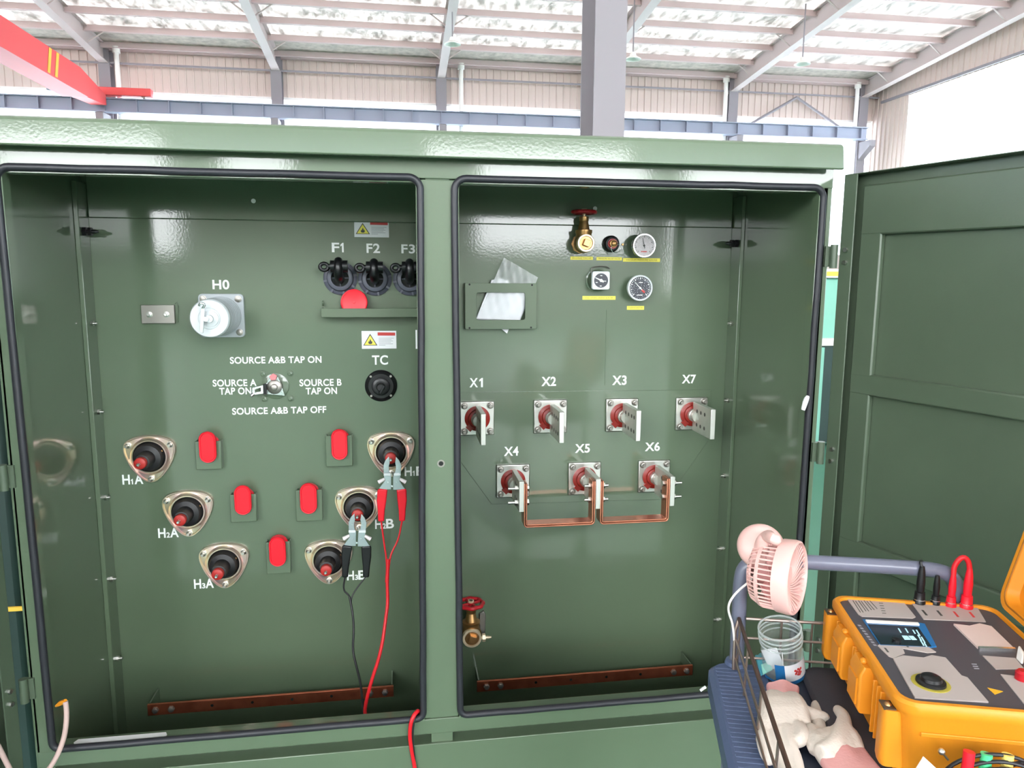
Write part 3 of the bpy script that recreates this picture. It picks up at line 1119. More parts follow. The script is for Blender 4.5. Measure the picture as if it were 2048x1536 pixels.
# copper jumper links between the lower spades
def link_bar(n0, n1, lab):
    (xa, za), (xb, zb) = lv_spade[n0], lv_spade[n1]
    L = thing('copper_link', lab, 'busbar', ((xa + xb) / 2, SPY1 + .02, za - .1), 'copper links joining the low voltage spades')
    y0, y1 = SPY1 + .002, SPY1 + .047
    ia, ib = xa + .0076, xb - .0076
    zt = (za + zb) / 2 + .040
    zl = (za + zb) / 2 - .098

    def U(off, th):
        # open U outline from outer to inner face
        def path(d):
            r = .012 - d * .8
            pts = [Vector((ia + d, 0, zt)), ]
            for k in range(6):
                t = PI + PI / 2 * k / 5
                pts.append(Vector((ia + d + r + r * math.cos(t), 0, zl + d + r + r * math.sin(t))))
            for k in range(6):
                t = 1.5 * PI + PI / 2 * k / 5
                pts.append(Vector((ib - d - r + r * math.cos(t), 0, zl + d + r + r * math.sin(t))))
            pts.append(Vector((ib - d, 0, zt)))
            return pts
        a, b = path(off), path(off + th)
        mm = M()
        A0 = [mm.bm.verts.new(p + Vector((0, y0, 0))) for p in a]
        A1 = [mm.bm.verts.new(p + Vector((0, y1, 0))) for p in a]
        B0 = [mm.bm.verts.new(p + Vector((0, y0, 0))) for p in b]
        B1 = [mm.bm.verts.new(p + Vector((0, y1, 0))) for p in b]
        for i in range(len(a) - 1):
            mm.bm.faces.new((A0[i], A0[i + 1], A1[i + 1], A1[i]))
            mm.bm.faces.new((B0[i], B1[i], B1[i + 1], B0[i + 1]))
            mm.bm.faces.new((A0[i], B0[i], B0[i + 1], A0[i + 1]))
            mm.bm.faces.new((A1[i], A1[i + 1], B1[i + 1], B1[i]))
        for i in (0, len(a) - 1):
            mm.bm.faces.new((A0[i], A1[i], B1[i], B0[i]))
        return mm
    part('strap', U(0, .0044), COPPER, L, bevel=.0012)
    part('strap', U(.0060, .0044), COPPER, L, bevel=.0012)
    for (xs, zz, s) in ((xa, za, 1), (xb, zb, -1)):
        for dz in (-.024, .020):
            yb = (y0 + y1) / 2
            z = zz + dz
            far = xs - s * .0075
            m = M().cyl((far - s * .030, yb, z), (xs + s * .018, yb, z), .0048, seg=12)
            m.hexn((far, yb, z), (far - s * .010, yb, z), .0095)
            m.cyl((far, yb, z), (far - s * .0015, yb, z), .0115, seg=16)
            m.hexn((xs + s * .0175, yb, z), (xs + s * .026, yb, z), .0095)
            part('bolt', m, STEEL, L)


link_bar('4', '5', 'bent copper link bolted between the X4 and X5 spades')
link_bar('5', '6', 'bent copper link bolted between the X5 and X6 spades')

# gauges and valves on the right hand panel -----------------------------
def gate_valve(px, py, wheel_px, s, lab, sampler):
    """brass gate valve; s = scale"""
    c = P(px, py, TY - .075)
    o = Vector((c.x, TY, c.z))
    V = part('gate_valve', M().rev([(0, .030 * s), (.010, .030 * s), (.011, .024 * s), (.016, .024 * s)], (0, 0, 0), (0, -1, 0), 8), BRASS, T, loc=o, label=lab)
    m = M().rev([(.012, .022 * s), (.030, .024 * s), (.040, .030 * s), (.050, .030 * s), (.058, .024 * s), (.066, .025 * s)], (0, 0, 0), (0, -1, 0), 28)
    m.rev([(0, .026 * s), (.022 * s, .024 * s), (.026 * s, .026 * s), (.034 * s, .026 * s), (.036 * s, .018 * s), (.060 * s, .013 * s), (.062 * s, .0145 * s), (.074 * s, .0145 * s), (.076 * s, .008 * s)], (0, -.044, .006), (0, 0, 1), 24)
    part('body', m, BRASS, V, loc=o)
    m = M().rev([(.062, .0275 * s), (.076, .0275 * s), (.078, .026 * s), (.078, .021 * s), (.074, .0205 * s)], (0, 0, 0), (0, -1, 0), 32, True, False)
    part('outlet_ring', m, BRASSL, V, loc=o)
    m = M().rev([(.070, .0205 * s), (.075, .0205 * s), (.075, 0)], (0, 0, 0), (0, -1, 0), 28)
    m.cbox((.001, -.080, 0), .020 * s, .014, .020 * s, Matrix.Rotation(.35, 3, 'Y'))
    part('plug', m, BRASS, V, loc=o, bevel=.001)
    zw = .006 + .088 * s
    m = M().cyl((0, -.044, zw - .014 * s), (0, -.044, zw + .010 * s), .0055 * s, seg=12)
    m.hexn((0, -.044, zw + .004 * s), (0, -.044, zw + .010 * s), .009 * s)
    part('stem', m, BRASSL, V, loc=o)
    ring = []
    n = 48
    R = .034 * s
    for i in range(n):
        t = 2 * PI * i / n
        rr = R * (1 + .05 * math.cos(8 * t))
        ring.append((rr * math.cos(t), -.044 + rr * math.sin(t), zw))
    m = M().tube(ring, .0058 * s, 10, closed=True)
    for i in range(4):
        t = PI / 2 * i + .4
        m.tube([(.007 * s * math.cos(t), -.044 + .007 * s * math.sin(t), zw), (R * math.cos(t), -.044 + R * math.sin(t), zw)], .0042 * s, 8)
    m.cyl((0, -.044, zw - .005 * s), (0, -.044, zw + .004 * s), .011 * s, seg=20)
    part('handwheel', m, REDW, V, loc=o, label='red scalloped handwheel')
    if sampler:
        m = M().cyl((.012, -.066, -.004), (.052, -.066, -.004), .0055, seg=12)
        m.hexn((.034, -.066, -.004), (.044, -.066, -.004), .013)
        m.rev([(0, .0055), (.012, .003)], (.052, -.066, -.004), (1, 0, 0), 12)
        part('sampling_cock', m, BRASSL, V, loc=o)
        m = M()
        for sx in (-1, 1):
            m.prism([Vector((sx * .034, 0, -.02)), Vector((sx * .050, 0, -.02)), Vector((sx * .052, 0, .045)), Vector((sx * .046, 0, .060)), Vector((sx * .030, 0, .050))], (0, -.012, 0))
        part('mounting_tabs', m, STEELD, V, loc=o, bevel=.002)


gate_valve(1172, 486, None, 1.0, 'brass gate valve with a red handwheel above the yellow labels', False)
gate_valve(944, 1277, None, 1.12, 'brass drain valve with a red handwheel near the bottom of the right compartment', True)
# make the drain wheel and both valves sit on the wall with their own spigot
# pressure relief device
c = P(1221, 488, TY)
o = Vector((c.x, TY, c.z))
R_ = part('relief_valve', M().rev([(0, .026), (.010, .026), (.012, .023), (.022, .021), (.024, .012)], (0, 0, 0), (0, -1, 0), 28), BLACK, T, loc=o, label='small black and brass pressure relief device')
part('brass_cap', M().rev([(.022, .012), (.034, .012), (.035, .008), (.046, .0075), (.048, .004)], (0, 0, 0), (0, -1, 0), 12), BRASS, R_, loc=o)
part('red_washer', M().rev([(.022, .0155), (.025, .0155), (.025, .012)], (0, 0, 0), (0, -1, 0), 24), REDW, R_, loc=o)
ring = [(.006 + .015 * math.cos(t), -.040, -.014 + .014 * math.sin(t)) for t in [2 * PI * i / 24 for i in range(24)]]
part('pull_ring', M().tube(ring, .0011, 6, closed=True), CHROME, R_, loc=o)
p = P(1245, 489, TY)
tp('brass_screw', M().rev([(0, .004), (.004, .003)], (p.x, TY, p.z), (0, -1, 0), 10), BRASS)


def round_gauge(px, py, depth, r, dark, needle, lab):
    yf = TY - depth
    c = P(px, py, yf)
    o = Vector((c.x, TY, c.z))
    G = part('round_gauge', M().rev([(0, r * .45), (depth * .45, r * .45), (depth * .46, r * .9), (depth - .014, r * .95), (depth - .013, r), (depth - .002, r), (depth, r * .96), (depth, r * .88), (depth - .004, r * .86)], (0, 0, 0), (0, -1, 0), 44, True, False), CHROME if not dark else GREYBL, T, loc=o, label=lab)
    part('dial', M().rev([(depth - .006, r * .87), (depth - .004, r * .87), (depth - .004, 0)], (0, 0, 0), (0, -1, 0), 40), DIALB if dark else DIALW, G, loc=o)
    m = M()
    nt = 25
    for i in range(nt):
        t = math.radians(225 - 270 * i / (nt - 1))
        big = i % 3 == 0
        a, b = r * .80, r * (.66 if big else .72)
        w = .0006 if not big else .001
        m.cbox(((a + b) / 2 * math.cos(t), -depth + .0035, (a + b) / 2 * math.sin(t)), a - b, .0006, w * 2, Matrix.Rotation(-t, 3, 'Y'))
    part('scale', m, WHITE if dark else INK, G, loc=o)
    t = math.radians(needle)
    m = M()
    d = Vector((math.cos(t), 0, math.sin(t)))
    q = Vector((-d.z, 0, d.x))
    yy = Vector((0, -depth + .0025, 0))
    m.prism([yy - d * r * .25 + q * .0016, yy - d * r * .25 - q * .0016, yy + d * r * .62 - q * .0006, yy + d * r * .62 + q * .0006], (0, -.0007, 0))
    m.rev([(depth - .0035, .0035), (depth - .001, .003)], (0, 0, 0), (0, -1, 0), 14)
    part('needle', m, WHITE if dark else INK, G, loc=o)
    part('glass', M().rev([(depth - .0005, r * .88), (depth, 0)], (0, 0, 0), (0, -1, 0), 40, False, False), GLASSG, G, loc=o)
    m = M()
    if dark:
        m.cbox((-.001, -depth + .0035, -r * .55), r * .45, .0006, .0022)
        m.cbox((.002, -depth + .0035, r * .42), r * .3, .0006, .0022)
        part('dial_print', m, WHITE, G, loc=o)
        part('red_pointer', M().cbox((.010, -depth + .0022, -.010), .013, .0008, .006, Matrix.Rotation(.7, 3, 'Y')), REDL, G, loc=o)
    else:
        m.cbox((0, -depth + .0035, -r * .5), r * .5, .0006, .003)
        part('dial_print', m, REDL, G, loc=o)


round_gauge(1289, 491, .052, .0375, False, 103, 'round chrome pressure gauge with a pale dial')
round_gauge(1281, 576, .050, .0405, True, 135, 'round dial thermometer with a dark face and white bezel')
# square oil level gauge
c = P(1202, 561, TY - .045)
o = Vector((c.x, TY, c.z))
h = .0285


def rsq(w, r, y):
    out = []
    for cx, cz, t0 in ((w - r, w - r, 0), (-w + r, w - r, 90), (-w + r, -w + r, 180), (w - r, -w + r, 270)):
        for k in range(6):
            t = math.radians(t0 + 18 * k)
            out.append(Vector((cx + r * math.cos(t), y, cz + r * math.sin(t))))
    return out


G = part('oil_level_gauge', M().rev([(0, .038), (.004, .038), (.005, .034), (.020, .030)], (0, 0, 0), (0, -1, 0), 32), GREEN, T, loc=o, label='square white framed oil level gauge with a dark dial')
part('gauge_neck', M().rev([(.018, .024), (.034, .026)], (0, 0, 0), (0, -1, 0), 28), BLACK, G, loc=o)
part('bezel', M().loft([rsq(h * .96, .006, -.032), rsq(h, .007, -.034), rsq(h, .007, -.044), rsq(h * .95, .006, -.046)]), GREYBL, G, loc=o)
part('dial', M().rev([(.046, h * .78), (.0468, h * .78)], (0, 0, 0), (0, -1, 0), 36), DIALB, G, loc=o)
t = math.radians(155)
m = M()
d = Vector((math.cos(t), 0, math.sin(t)))
q = Vector((-d.z, 0, d.x))
yy = Vector((0, -.0470, 0))
m.prism([yy - d * .009 + q * .003, yy - d * .009 - q * .003, yy + d * .021 - q * .001, yy + d * .021 + q * .001], (0, -.001, 0))
m.rev([(.0468, .005), (.049, .0045)], (0, 0, 0), (0, -1, 0), 14)
for dx, dz in ((0, .015), (.013, -.002), (-.014, -.006), (-.001, -.017)):
    m.cbox((dx, -.0471, dz), .006, .0006, .0022)
part('needle', m, WHITE, G, loc=o)
part('rim_wire', M().tube([P(1184, 548, TY - .01) - o, P(1182, 537, TY - .01) - o, P(1190, 533, TY - .012) - o, P(1212, 532, TY - .012) - o, P(1219, 537, TY - .01) - o], .0018, 6, smooth=1), STEELD, G, loc=o)

# yellow dymo style labels
for (x0, y0, x1, y1, txt) in ((1141, 513, 1186, 520, 'FILLING VALVE'), (1193, 514, 1244, 521, 'PRESSURE RELIEF VALVE'), (1246, 516, 1320, 524, 'VACUUM PRESSURE GAUGE'),
                              (1165, 592, 1231, 599.5, 'OIL LEVEL INDICATOR'), (1254, 612, 1288, 619.5, 'THERMOMETER')):
    y = TY - .0006
    a, b = P(x0, y0, y), P(x1, y1, y)
    Lb = tp('gauge_label', M().box(a.x, b.x, y, TY, b.z, a.z), YELLOWL, label='small yellow strip label')
    m = M()
    w, hh = b.x - a.x, a.z - b.z
    text_into(m, txt, a.x + w * .08, b.x - w * .08, b.z + hh * .3, a.z - hh * .3, y, depth=.0002, bold=.0)
    part('lettering', m, INKY, Lb, smooth=False)

# document pocket
YD = TY - .030
a, b = P(930, 566, YD), P(1073, 658, YD)
x0, x1, z1_, z0_ = a.x, b.x, a.z, b.z
c0, c1 = P(953, 585, YD), P(1050, 640, YD)


def rrect(xa, xb, za, zb, r, y):
    out = []
    for cx, cz, t0 in ((xb - r, zb - r, 0), (xa + r, zb - r, 90), (xa + r, za + r, 180), (xb - r, za + r, 270)):
        for k in range(6):
            t = math.radians(t0 + 18 * k)
            out.append(Vector((cx + r * math.cos(t), y, cz + r * math.sin(t))))
    return out


m = M().frame(rrect(x0, x1, z0_, z1_, .003, YD), rrect(c0.x, c1.x, c1.z, c0.z, .008, YD), (0, .002, 0))
m.box(x0, x0 + .002, YD + .002, TY, z0_, z1_)
m.box(x1 - .002, x1, YD + .002, TY, z0_, z1_)
m.box(x0 + .002, x1 - .002, YD + .002, TY, z0_, z0_ + .002)
DP = tp('document_pocket', m, GREEN, bevel=.0012, label='green sheet metal document pocket with a window cut out')
for px, py in ((939, 569), (1064, 570), (939, 656), (1062, 655)):
    p = P(px, py, YD)
    part('rivet', M().rev([(0, .003), (.0008, .003)], (p.x, YD, p.z), (0, -1, 0), 12), SOCKET, DP)
# bag of papers in the pocket
DB = thing('document_bag', 'clear plastic bag of white papers sticking out of the green pocket', 'bag', (P(1005, 640, YD + .012).x, YD + .012, P(1005, 660, YD).z))
y = YD + .014
pp = [P(952, 638, y), P(983, 560, y), P(1005, 556, y), P(1056, 590, y), P(1040, 640, y)]
part('papers', M().prism(pp, (0, .006, 0)), PAPER, DB, bevel=.001)
quad = [P(952, 640, y - .003), P(1008, 515, y - .010), P(1076, 555, y - .012), P(1040, 641, y - .003)]


def film(u, v):
    p = (quad[0] * (1 - u) + quad[3] * u) * (1 - v) + (quad[1] * (1 - u) + quad[2] * u) * v
    w = .0035 * math.sin(u * 23 + v * 9) * math.sin(v * 17 + u * 5) * (.25 + v)
    return p + Vector((0, w, 0))


part('plastic_film', M().grid(film, 26, 34), FILM, DB)
part('folded_sheet', M().prism([P(1003, 658, y), P(1018, 658, y), P(1014, 667, y)], (0, .001, 0)), PAPER, DB)

# ground bars ------------------------------------------------------------
def ground_bar(pl, pr, bolts_l, bolts_r, holes, lab):
    Yb = .41
    a, b = P(pl[0], pl[1], Yb), P(pr[0], pr[1], Yb)
    zt = (a.z + b.z) / 2
    hgt = .036
    G = tp('ground_bar', M().box(a.x, b.x, Yb, Yb + .008, zt - hgt, zt), COPPERD, bevel=.001, label=lab)
    for x in (a.x + .004, b.x - .007):
        part('bracket', M().box(x, x + .004, Yb + .008, TY, zt - hgt, zt + .002), GREEN, G)
    for px, py in bolts_l + bolts_r:
        p = P(px, py, Yb)
        part('bolt', M().rev([(0, .0105), (.0015, .0105), (.0017, .0088), (.008, .0088), (.009, .007)], (p.x, Yb, zt - hgt * .5), (0, -1, 0), 6), STEELD, G)
    m = M()
    for px in holes:
        p = P(px, (pl[1] + pr[1]) / 2, Yb)
        m.rev([(0, .0045), (.0004, .0045)], (p.x, Yb, zt - hgt * .5), (0, -1, 0), 12)
    part('holes', m, SOCKET, G)


ground_bar((294, 1408), (787, 1374), [(311, 1420), (343, 1418)], [(740, 1388), (770, 1386)], (423, 504, 584, 663), 'copper ground bar across the bottom of the left compartment')
ground_bar((954, 1361), (1386, 1333), [(973, 1373), (1001, 1371)], [(1347, 1343), (1373, 1340)], (1072, 1142, 1213, 1281), 'copper ground bar across the bottom of the right compartment')

# ------------------------------------------------------------------ test clamps
def clamp(cx, top, s, handle_mat, wire_mat, Yc, lab, tilt, wire):
    """Kelvin clamp drawn around its own axis; px lengths in s metres per px"""
    pc = P(cx, top, Yc)
    K = thing('test_clamp', lab, 'clamp', (pc.x, Yc, pc.z))
    rot = Matrix.Rotation(tilt, 4, 'Y')
    base = Matrix.Translation((pc.x, Yc, pc.z)) @ rot

    def pts(lst, y=0):
        return [base @ Vector((x * s, y, -z * s)) for x, z in lst]
    for sg in (-1, 1):
        jaw = [(sg * 7, 0), (sg * 14, 8), (sg * 18, 18), (sg * 17, 36), (sg * 15, 50), (sg * 27, 68), (sg * 2, 68), (sg * 2, 38), (sg * 6, 30), (sg * 7, 20), (sg * 5, 12)]
        part('jaw', M().prism(pts(jaw, -.002 * sg), (0, -.004, 0)), CLAMP, K, bevel=.0008)
        part('crossbar', M().prism(pts([(sg * 3, 33), (sg * 17, 33), (sg * 17, 38), (sg * 3, 38)], -.006), (0, -.004, 0)), GREYBL, K, bevel=.0006)
        a = base @ Vector((sg * 15 * s, -.002, -46 * s))
        b = base @ Vector((sg * 27 * s, -.002, -53 * s))
        part('wing_screw', M().tube([a, b], [.0045, .0066], 12), mat('pale_nylon', (214, 205, 208), .4), K)
        h = [(sg * 25, 66), (sg * 29, 68), (sg * 30, 90), (sg * 28, 110), (sg * 27, 134), (sg * 15, 134), (sg * 14, 112), (sg * 11, 90), (sg * 9, 68)]
        part('handle', M().prism(pts(h, -.008), (0, .012, 0)), handle_mat, K, bevel=.004, seg=3)
    m = M()
    p = base @ Vector((0, -.006, -60 * s))
    m.rev([(0, .0035), (.003, .003)], p, (0, -1, 0), 12)
    for dx, dz in ((-10, 22), (10, 22), (-8, 52), (8, 52)):
        p = base @ Vector((dx * s, -.005, -dz * s))
        m.rev([(0, .002), (.0015, .0018)], p, (0, -1, 0), 10)
    part('rivets', m, CHROME, K)
    ends = [base @ Vector((sg * 21 * s, -.002, -133 * s)) for sg in (-1, 1)]
    return K, ends


sR = .00148
KR, eR = clamp(785, 913, sR, REDP, WIRER, .375, 'red handled test clamp gripping the pin of bushing H1B', .03, None)
KB, eB = clamp(716, 1027, sR, BLACK, WIREB, .375, 'black handled test clamp gripping the pin of bushing H2B', .06, None)
j = P(776, 1118, .36)
run = [j, P(774, 1165, .35), P(776, 1205, .34), P(771, 1240, .32), P(766, 1280, .30), P(757, 1320, .27), P(745, 1355, .24), P(734, 1395, .20), P(728, 1428, .14)]
run += [Vector((P(728, 1428, .14).x + .02, .09, .285)), Vector((-.02, .07, .27)), Vector((.005, .06, .31)), P(838, 1428, .03), P(836, 1419, -.010), P(822, 1440, -.026), P(819, 1472, -.02), P(824, 1505, -.012), P(830, 1536, -.012), P(836, 1590, -.02), P(838, 1680, -.03)]
m = M()
m.tube([eR[0], P(768, 1085, .37), j + Vector((-.003, 0, -.012)), run[1] + Vector((-.003, 0, 0))], .0026, 8, smooth=2)
m.tube([eR[1], P(797, 1080, .37), P(783, 1105, .365), j + Vector((.003, 0, -.012)), run[1] + Vector((.003, 0, 0))], .0026, 8, smooth=2)
part('fork', m, WIRER, KR)
part('cable', M().tube(run, .0052, 10, smooth=2), WIRER, KR, label='red cable hanging down and out over the sill')
j = P(705, 1200, .36)
run = [P(699, 1193, .36), P(706, 1230, .34), P(708, 1262, .33), P(705, 1300, .30), P(712, 1330, .28), P(721, 1365, .24), P(725, 1400, .20), P(727, 1430, .14)]
run += [Vector((-.06, .085, .28)), Vector((-.02, .065, .265)), Vector((.0, .055, .31)), P(834, 1432, .03), P(832, 1425, -.008), P(826, 1448, -.022), P(824, 1478, -.016), P(829, 1520, -.010), P(835, 1600, -.02), P(836, 1690, -.03)]
m = M()
m.tube([eB[0], P(686, 1180, .37), P(697, 1190, .365), run[0], run[1]], .0026, 8, smooth=2)
m.tube([eB[1], P(712, 1178, .37), P(701, 1198, .362), run[1]], .0022, 8, smooth=2)
part('fork', m, WIREB, KB)
part('cable', M().tube(run, .0034, 10, smooth=2), WIREB, KB, label='thin black cable hanging down to the sill')

# small loose things on and around the cabinet
GC = thing('ground_cord', 'pale braided cord looping from an orange tag at the bottom left opening', 'cord', P(120, 1500, -.03))
part('cord', M().tube([P(131, 1403, -.03), P(134, 1430, -.035), P(130, 1470, -.045), P(118, 1505, -.055), P(98, 1540, -.06), P(60, 1575, -.07), P(30, 1560, -.08), P(8, 1515, -.09), P(-10, 1480, -.1), P(-40, 1440, -.1)], .0058, 10, smooth=2), CORD, GC)
a, b = P(112, 1412, -.018), P(131, 1402, -.03)
part('tag', M().tube([a, (a + b) / 2 + Vector((0, 0, .001)), b], [.003, .006, .005], 8), ORANGE, GC)
m = M()
a, b = P(152, 1480, .012), P(329, 1467, .012)
zz = Z0 + .0082
m.prism([Vector((a.x, .002, zz)), Vector((b.x, .002, zz)), Vector((b.x + .006, .012, zz)), Vector((b.x, .024, zz)), Vector((a.x, .024, zz)), Vector((a.x - .006, .012, zz))], (0, 0, .003))
tag(part('plastic_strip', m, mat('white_plastic', (226, 222, 226), .4), bevel=.001), 'flat white plastic strip lying on the sill of the left compartment', 'strip')
p = P(1612, 806, -.010)
m = M().tube([P(1616, 792, -.017), P(1612, 800, -.0185), P(1606, 820, -.018)], [.004, .0075, .005], 10, smooth=1)
tag(part('tape_tab', m, PAPER), 'short white tape tab stuck on the right gasket', 'tape')
m = M().tube([P(1401, 1381, -.004), P(1406, 1377, -.006), P(1411, 1374, -.004)], .004, 8)
tag(part('tape_scrap', m, PAPER), 'tiny white scrap on the lower gasket beside the blue cart', 'scrap')

# ------------------------------------------------------------------ the hall's steelwork
def ibeam_v(m, x, y, z0, z1, fw, d, tf=.02):
    """upright I section, flanges facing -Y / +Y"""
    m.box(x - fw / 2, x + fw / 2, y, y + tf, z0, z1)
    m.box(x - fw / 2, x + fw / 2, y + d - tf, y + d, z0, z1)
    m.box(x - tf / 2, x + tf / 2, y + tf, y + d - tf, z0, z1)
    return m


CX = [-9.55, -4.03, 1.65, 7.15, 12.67, 18.05]
clab = ['grey wall column behind the red crane end carriage', 'grey wall column above the left compartment, second from the left on the far wall',
        'grey wall column left of the broad near column', 'grey wall column hidden mostly behind the broad near column',
        'grey wall column under the long right hand rafter', 'pale corner column at the right end of the far wall']
for x, l in zip(CX, clab):
    t = thing('wall_column', l, 'column', (x, BY - .45, 0), 'columns along the far wall')
    part('shaft', ibeam_v(M(), x, BY - .44, .02, 8.885, .36, .40), STEELC, t)
    part('base_plate', M().box(x - .3, x + .3, BY - .50, BY - .02, 0, .02), STEELC, t)
    part('crane_bracket', M().prism([Vector((x - .12, BY - .44, 6.05)), Vector((x - .12, BY - .44, 6.72)), Vector((x - .12, BY - 1.15, 6.72)), Vector((x - .12, BY - 1.15, 6.5))], (.24, 0, 0)), STEELC, t)
NC = thing('near_column', 'broad grey steel column rising just behind the transformer hood', 'column', (2.2, 6.0, 0))
part('shaft', ibeam_v(M(), 2.207, 6.0, .03, 10.6, .335, .58, .022), STEELC, NC)
part('base_plate', M().box(1.95, 2.46, 5.92, 6.66, 0, .03), STEELC, NC)

rlab = ['rafter at the upper left, above the red crane', 'rafter above the middle of the left compartment, second from the left', 'rafter ending left of the broad near column',
        'rafter crossing just right of the broad near column', 'long rafter sloping down to the second column from the right', 'rafter running along the right hand wall']
PYS = [25.7 - 1.33 * k for k in range(13)]
for x, l in zip(CX, rlab):
    t = thing('roof_rafter', l, 'rafter', (x, 15, roof_z(15) - .5), 'steel roof rafters')
    m = M()
    ya, yb = BY - .06, -6.0
    for (h0, h1, w) in ((-.66, -.63, .27), (-.09, -.07, .24), (-.63, -.09, .016)):
        a = [Vector((x - w / 2, ya, roof_z(ya) + h0)), Vector((x + w / 2, ya, roof_z(ya) + h0)), Vector((x + w / 2, ya, roof_z(ya) + h1)), Vector((x - w / 2, ya, roof_z(ya) + h1))]
        b = [Vector((p.x, yb, p.z + roof_z(yb) - roof_z(ya))) for p in a]
        m.loft([a, b])
    part('beam', m, STEELW, t, smooth=False)
    for k in (1, 3, 5, 7):
        y = PYS[k]
        for s in (-1, 1):
            m = M().cyl((x + s * .05, y, roof_z(y) - .60), (x + s * .62, y, roof_z(y) - .20), .022, seg=6)
            part('fly_brace', m, STEELW, t)
for k, y in enumerate(PYS):
    m = M()
    z = roof_z(y)
    m.box(LX, RXW - .06, y - .035, y + .035, z - .245, z - .05)
    m.box(LX, RXW - .06, y - .10, y - .035, z - .245, z - .23)
    tag(part('roof_purlin', m, PURL, smooth=False), 'long thin purlin crossing under the pale roof sheeting', 'purlin', 'roof purlins')
m = M().box(LX, RXW - .07, BY - .36, BY - .05, 8.90, 9.0)
tag(part('eave_gutter', m, PURL, smooth=False), 'grey eave gutter where the roof meets the far wall', 'gutter')
m = M().box(LX, RXW - .07, BY - .42, BY - .34 + .0, 8.42, 8.47)
tag(part('wall_girt', m, STEELC, smooth=False), 'thin dark rail running along the far wall siding', 'girt')
m = M().box(LX, RXW - .07, BY - .05, BY - .037, 7.56, 7.64)
struct(part('trim_1', m, PIPEW, smooth=False))
for k, y0 in enumerate((24.45,)):
    m = M().grid(lambda a, b: Vector((LX + (RXW - LX - .1) * a, y0 + 1.5 * b, roof_z(y0 + 1.5 * b) - .045 - .02 * abs(math.sin(a * 190 + b * 7)))), 240, 8)
    struct(part('trim_2', m, INSUL), 'crinkled grey foil insulation under the roof edge')
# crane runway
RB = thing('crane_runway_beam', 'blue grey crane runway beam along the far wall', 'beam', (-3, BY - .9, 6.8))
yb = BY - .95
m = M()
m.box(LX + .1, 17.9, yb - .16, yb + .16, 7.15, 7.18)
m.box(LX + .1, 17.9, yb - .16, yb + .16, 6.74, 6.77)
m.box(LX + .1, 17.9, yb - .01, yb + .01, 6.77, 7.15)
part('beam', m, BEAMG, RB, smooth=False)
m = M()
for i in range(46):
    x = -27.4 + i * 1.0
    m.box(x - .012, x + .012, yb - .15, yb - .01, 6.77, 7.15)
part('stiffeners', m, BEAMG, RB, smooth=False)
part('rail', M().box(LX + .1, 17.9, yb - .03, yb + .03, 7.18, 7.215), STEELD, RB, smooth=False)
# red overhead crane
CR = thing('overhead_crane', 'red overhead travelling crane girder with a red end carriage, at the upper left', 'crane', (-9.5, 16, 6.8))
gx0, gx1 = -9.75, -9.29
yt = yb - .25
m = M()
m.loft([[Vector((gx0, yt, 6.92)), Vector((gx1, yt, 6.92)), Vector((gx1, yt, 7.24)), Vector((gx0, yt, 7.24))],
        [Vector((gx0, yt - 1.9, 6.80)), Vector((gx1, yt - 1.9, 6.80)), Vector((gx1, yt - 1.9, 7.60)), Vector((gx0, yt - 1.9, 7.60))],
        [Vector((gx0, 4, 6.80)), Vector((gx1, 4, 6.80)), Vector((gx1, 4, 7.60)), Vector((gx0, 4, 7.60))]])
part('girder', m, CRANE, CR, smooth=False)
part('lower_flange', M().box(gx0 - .12, gx1 + .16, 4, yt - 1.9, 6.755, 6.798), CRANE, CR, smooth=False)
m = M()
for y in (20.9, 21.35):
    m.prism([Vector((gx1 + .004, y, 6.82)), Vector((gx1 + .004, y + .16, 6.82)), Vector((gx1 + .004, y + .4, 7.58)), Vector((gx1 + .004, y + .24, 7.58))], (.006, 0, 0))
part('stripes', m, CRANEY, CR, smooth=False, label='yellow warning stripes')
m = M().box(-10.86, -7.94, yb - .15, yb + .15, 7.27, 7.52)
part('end_carriage', m, CRANE, CR, bevel=.02)
for x in (-10.55, -8.2):
    part('wheel', M().cyl((x, yb - .06, 7.285), (x, yb + .06, 7.285), .07, seg=20), STEELD, CR)
part('drive_motor', M().box(-11.05, -10.6, yb - .32, yb - .15, 7.32, 7.52), BEAMG, CR, bevel=.03)
# white downpipes
for px, y0, y1, l in ((232, 95, 182, 'white downpipe beside the red crane'), (922, 128, 206, 'white downpipe right of the third rafter from the left'),
                      (1453, 158, 258, 'white downpipe beside the column under the long right hand rafter'), (1716, 168, 345, 'white downpipe at the right end of the far wall')):
    p0, p1 = P(px, y0, BY - .56), P(px, y1, BY - .56)
    m = M().cyl((p0.x, BY - .56, 2.0), (p0.x, BY - .56, 8.72), .075, seg=14)
    m.cyl((p0.x, BY - .56, 8.72), (p0.x, BY - .56, 8.92), .12, seg=14)
    tag(part('downpipe', m, PIPEW), l, 'pipe', 'white downpipes on the far wall')
# hanging factory lamps
for px, py, Y, l in ((905, 82, 20.5, 'small hanging factory lamp left of the broad near column'), (1266, 112, 20.0, 'small hanging factory lamp right of the broad near column'), (1605, 122, 20.0, 'small hanging factory lamp between the two right hand rafters')):
    c = P(px, py, Y)
    t = thing('hanging_lamp', l, 'lamp', (c.x, Y, c.z), 'hanging factory lamps')
    part('shade', M().rev([(0, .24), (.02, .235), (.10, .10), (.20, .07), (.21, 0)], (c.x, Y, c.z - .1), (0, 0, 1), 24, False, False), PIPEW, t)
    part('rod', M().cyl((c.x, Y, c.z + .10), (c.x, Y, roof_z(Y) - .05), .02, seg=8), STEELC, t)
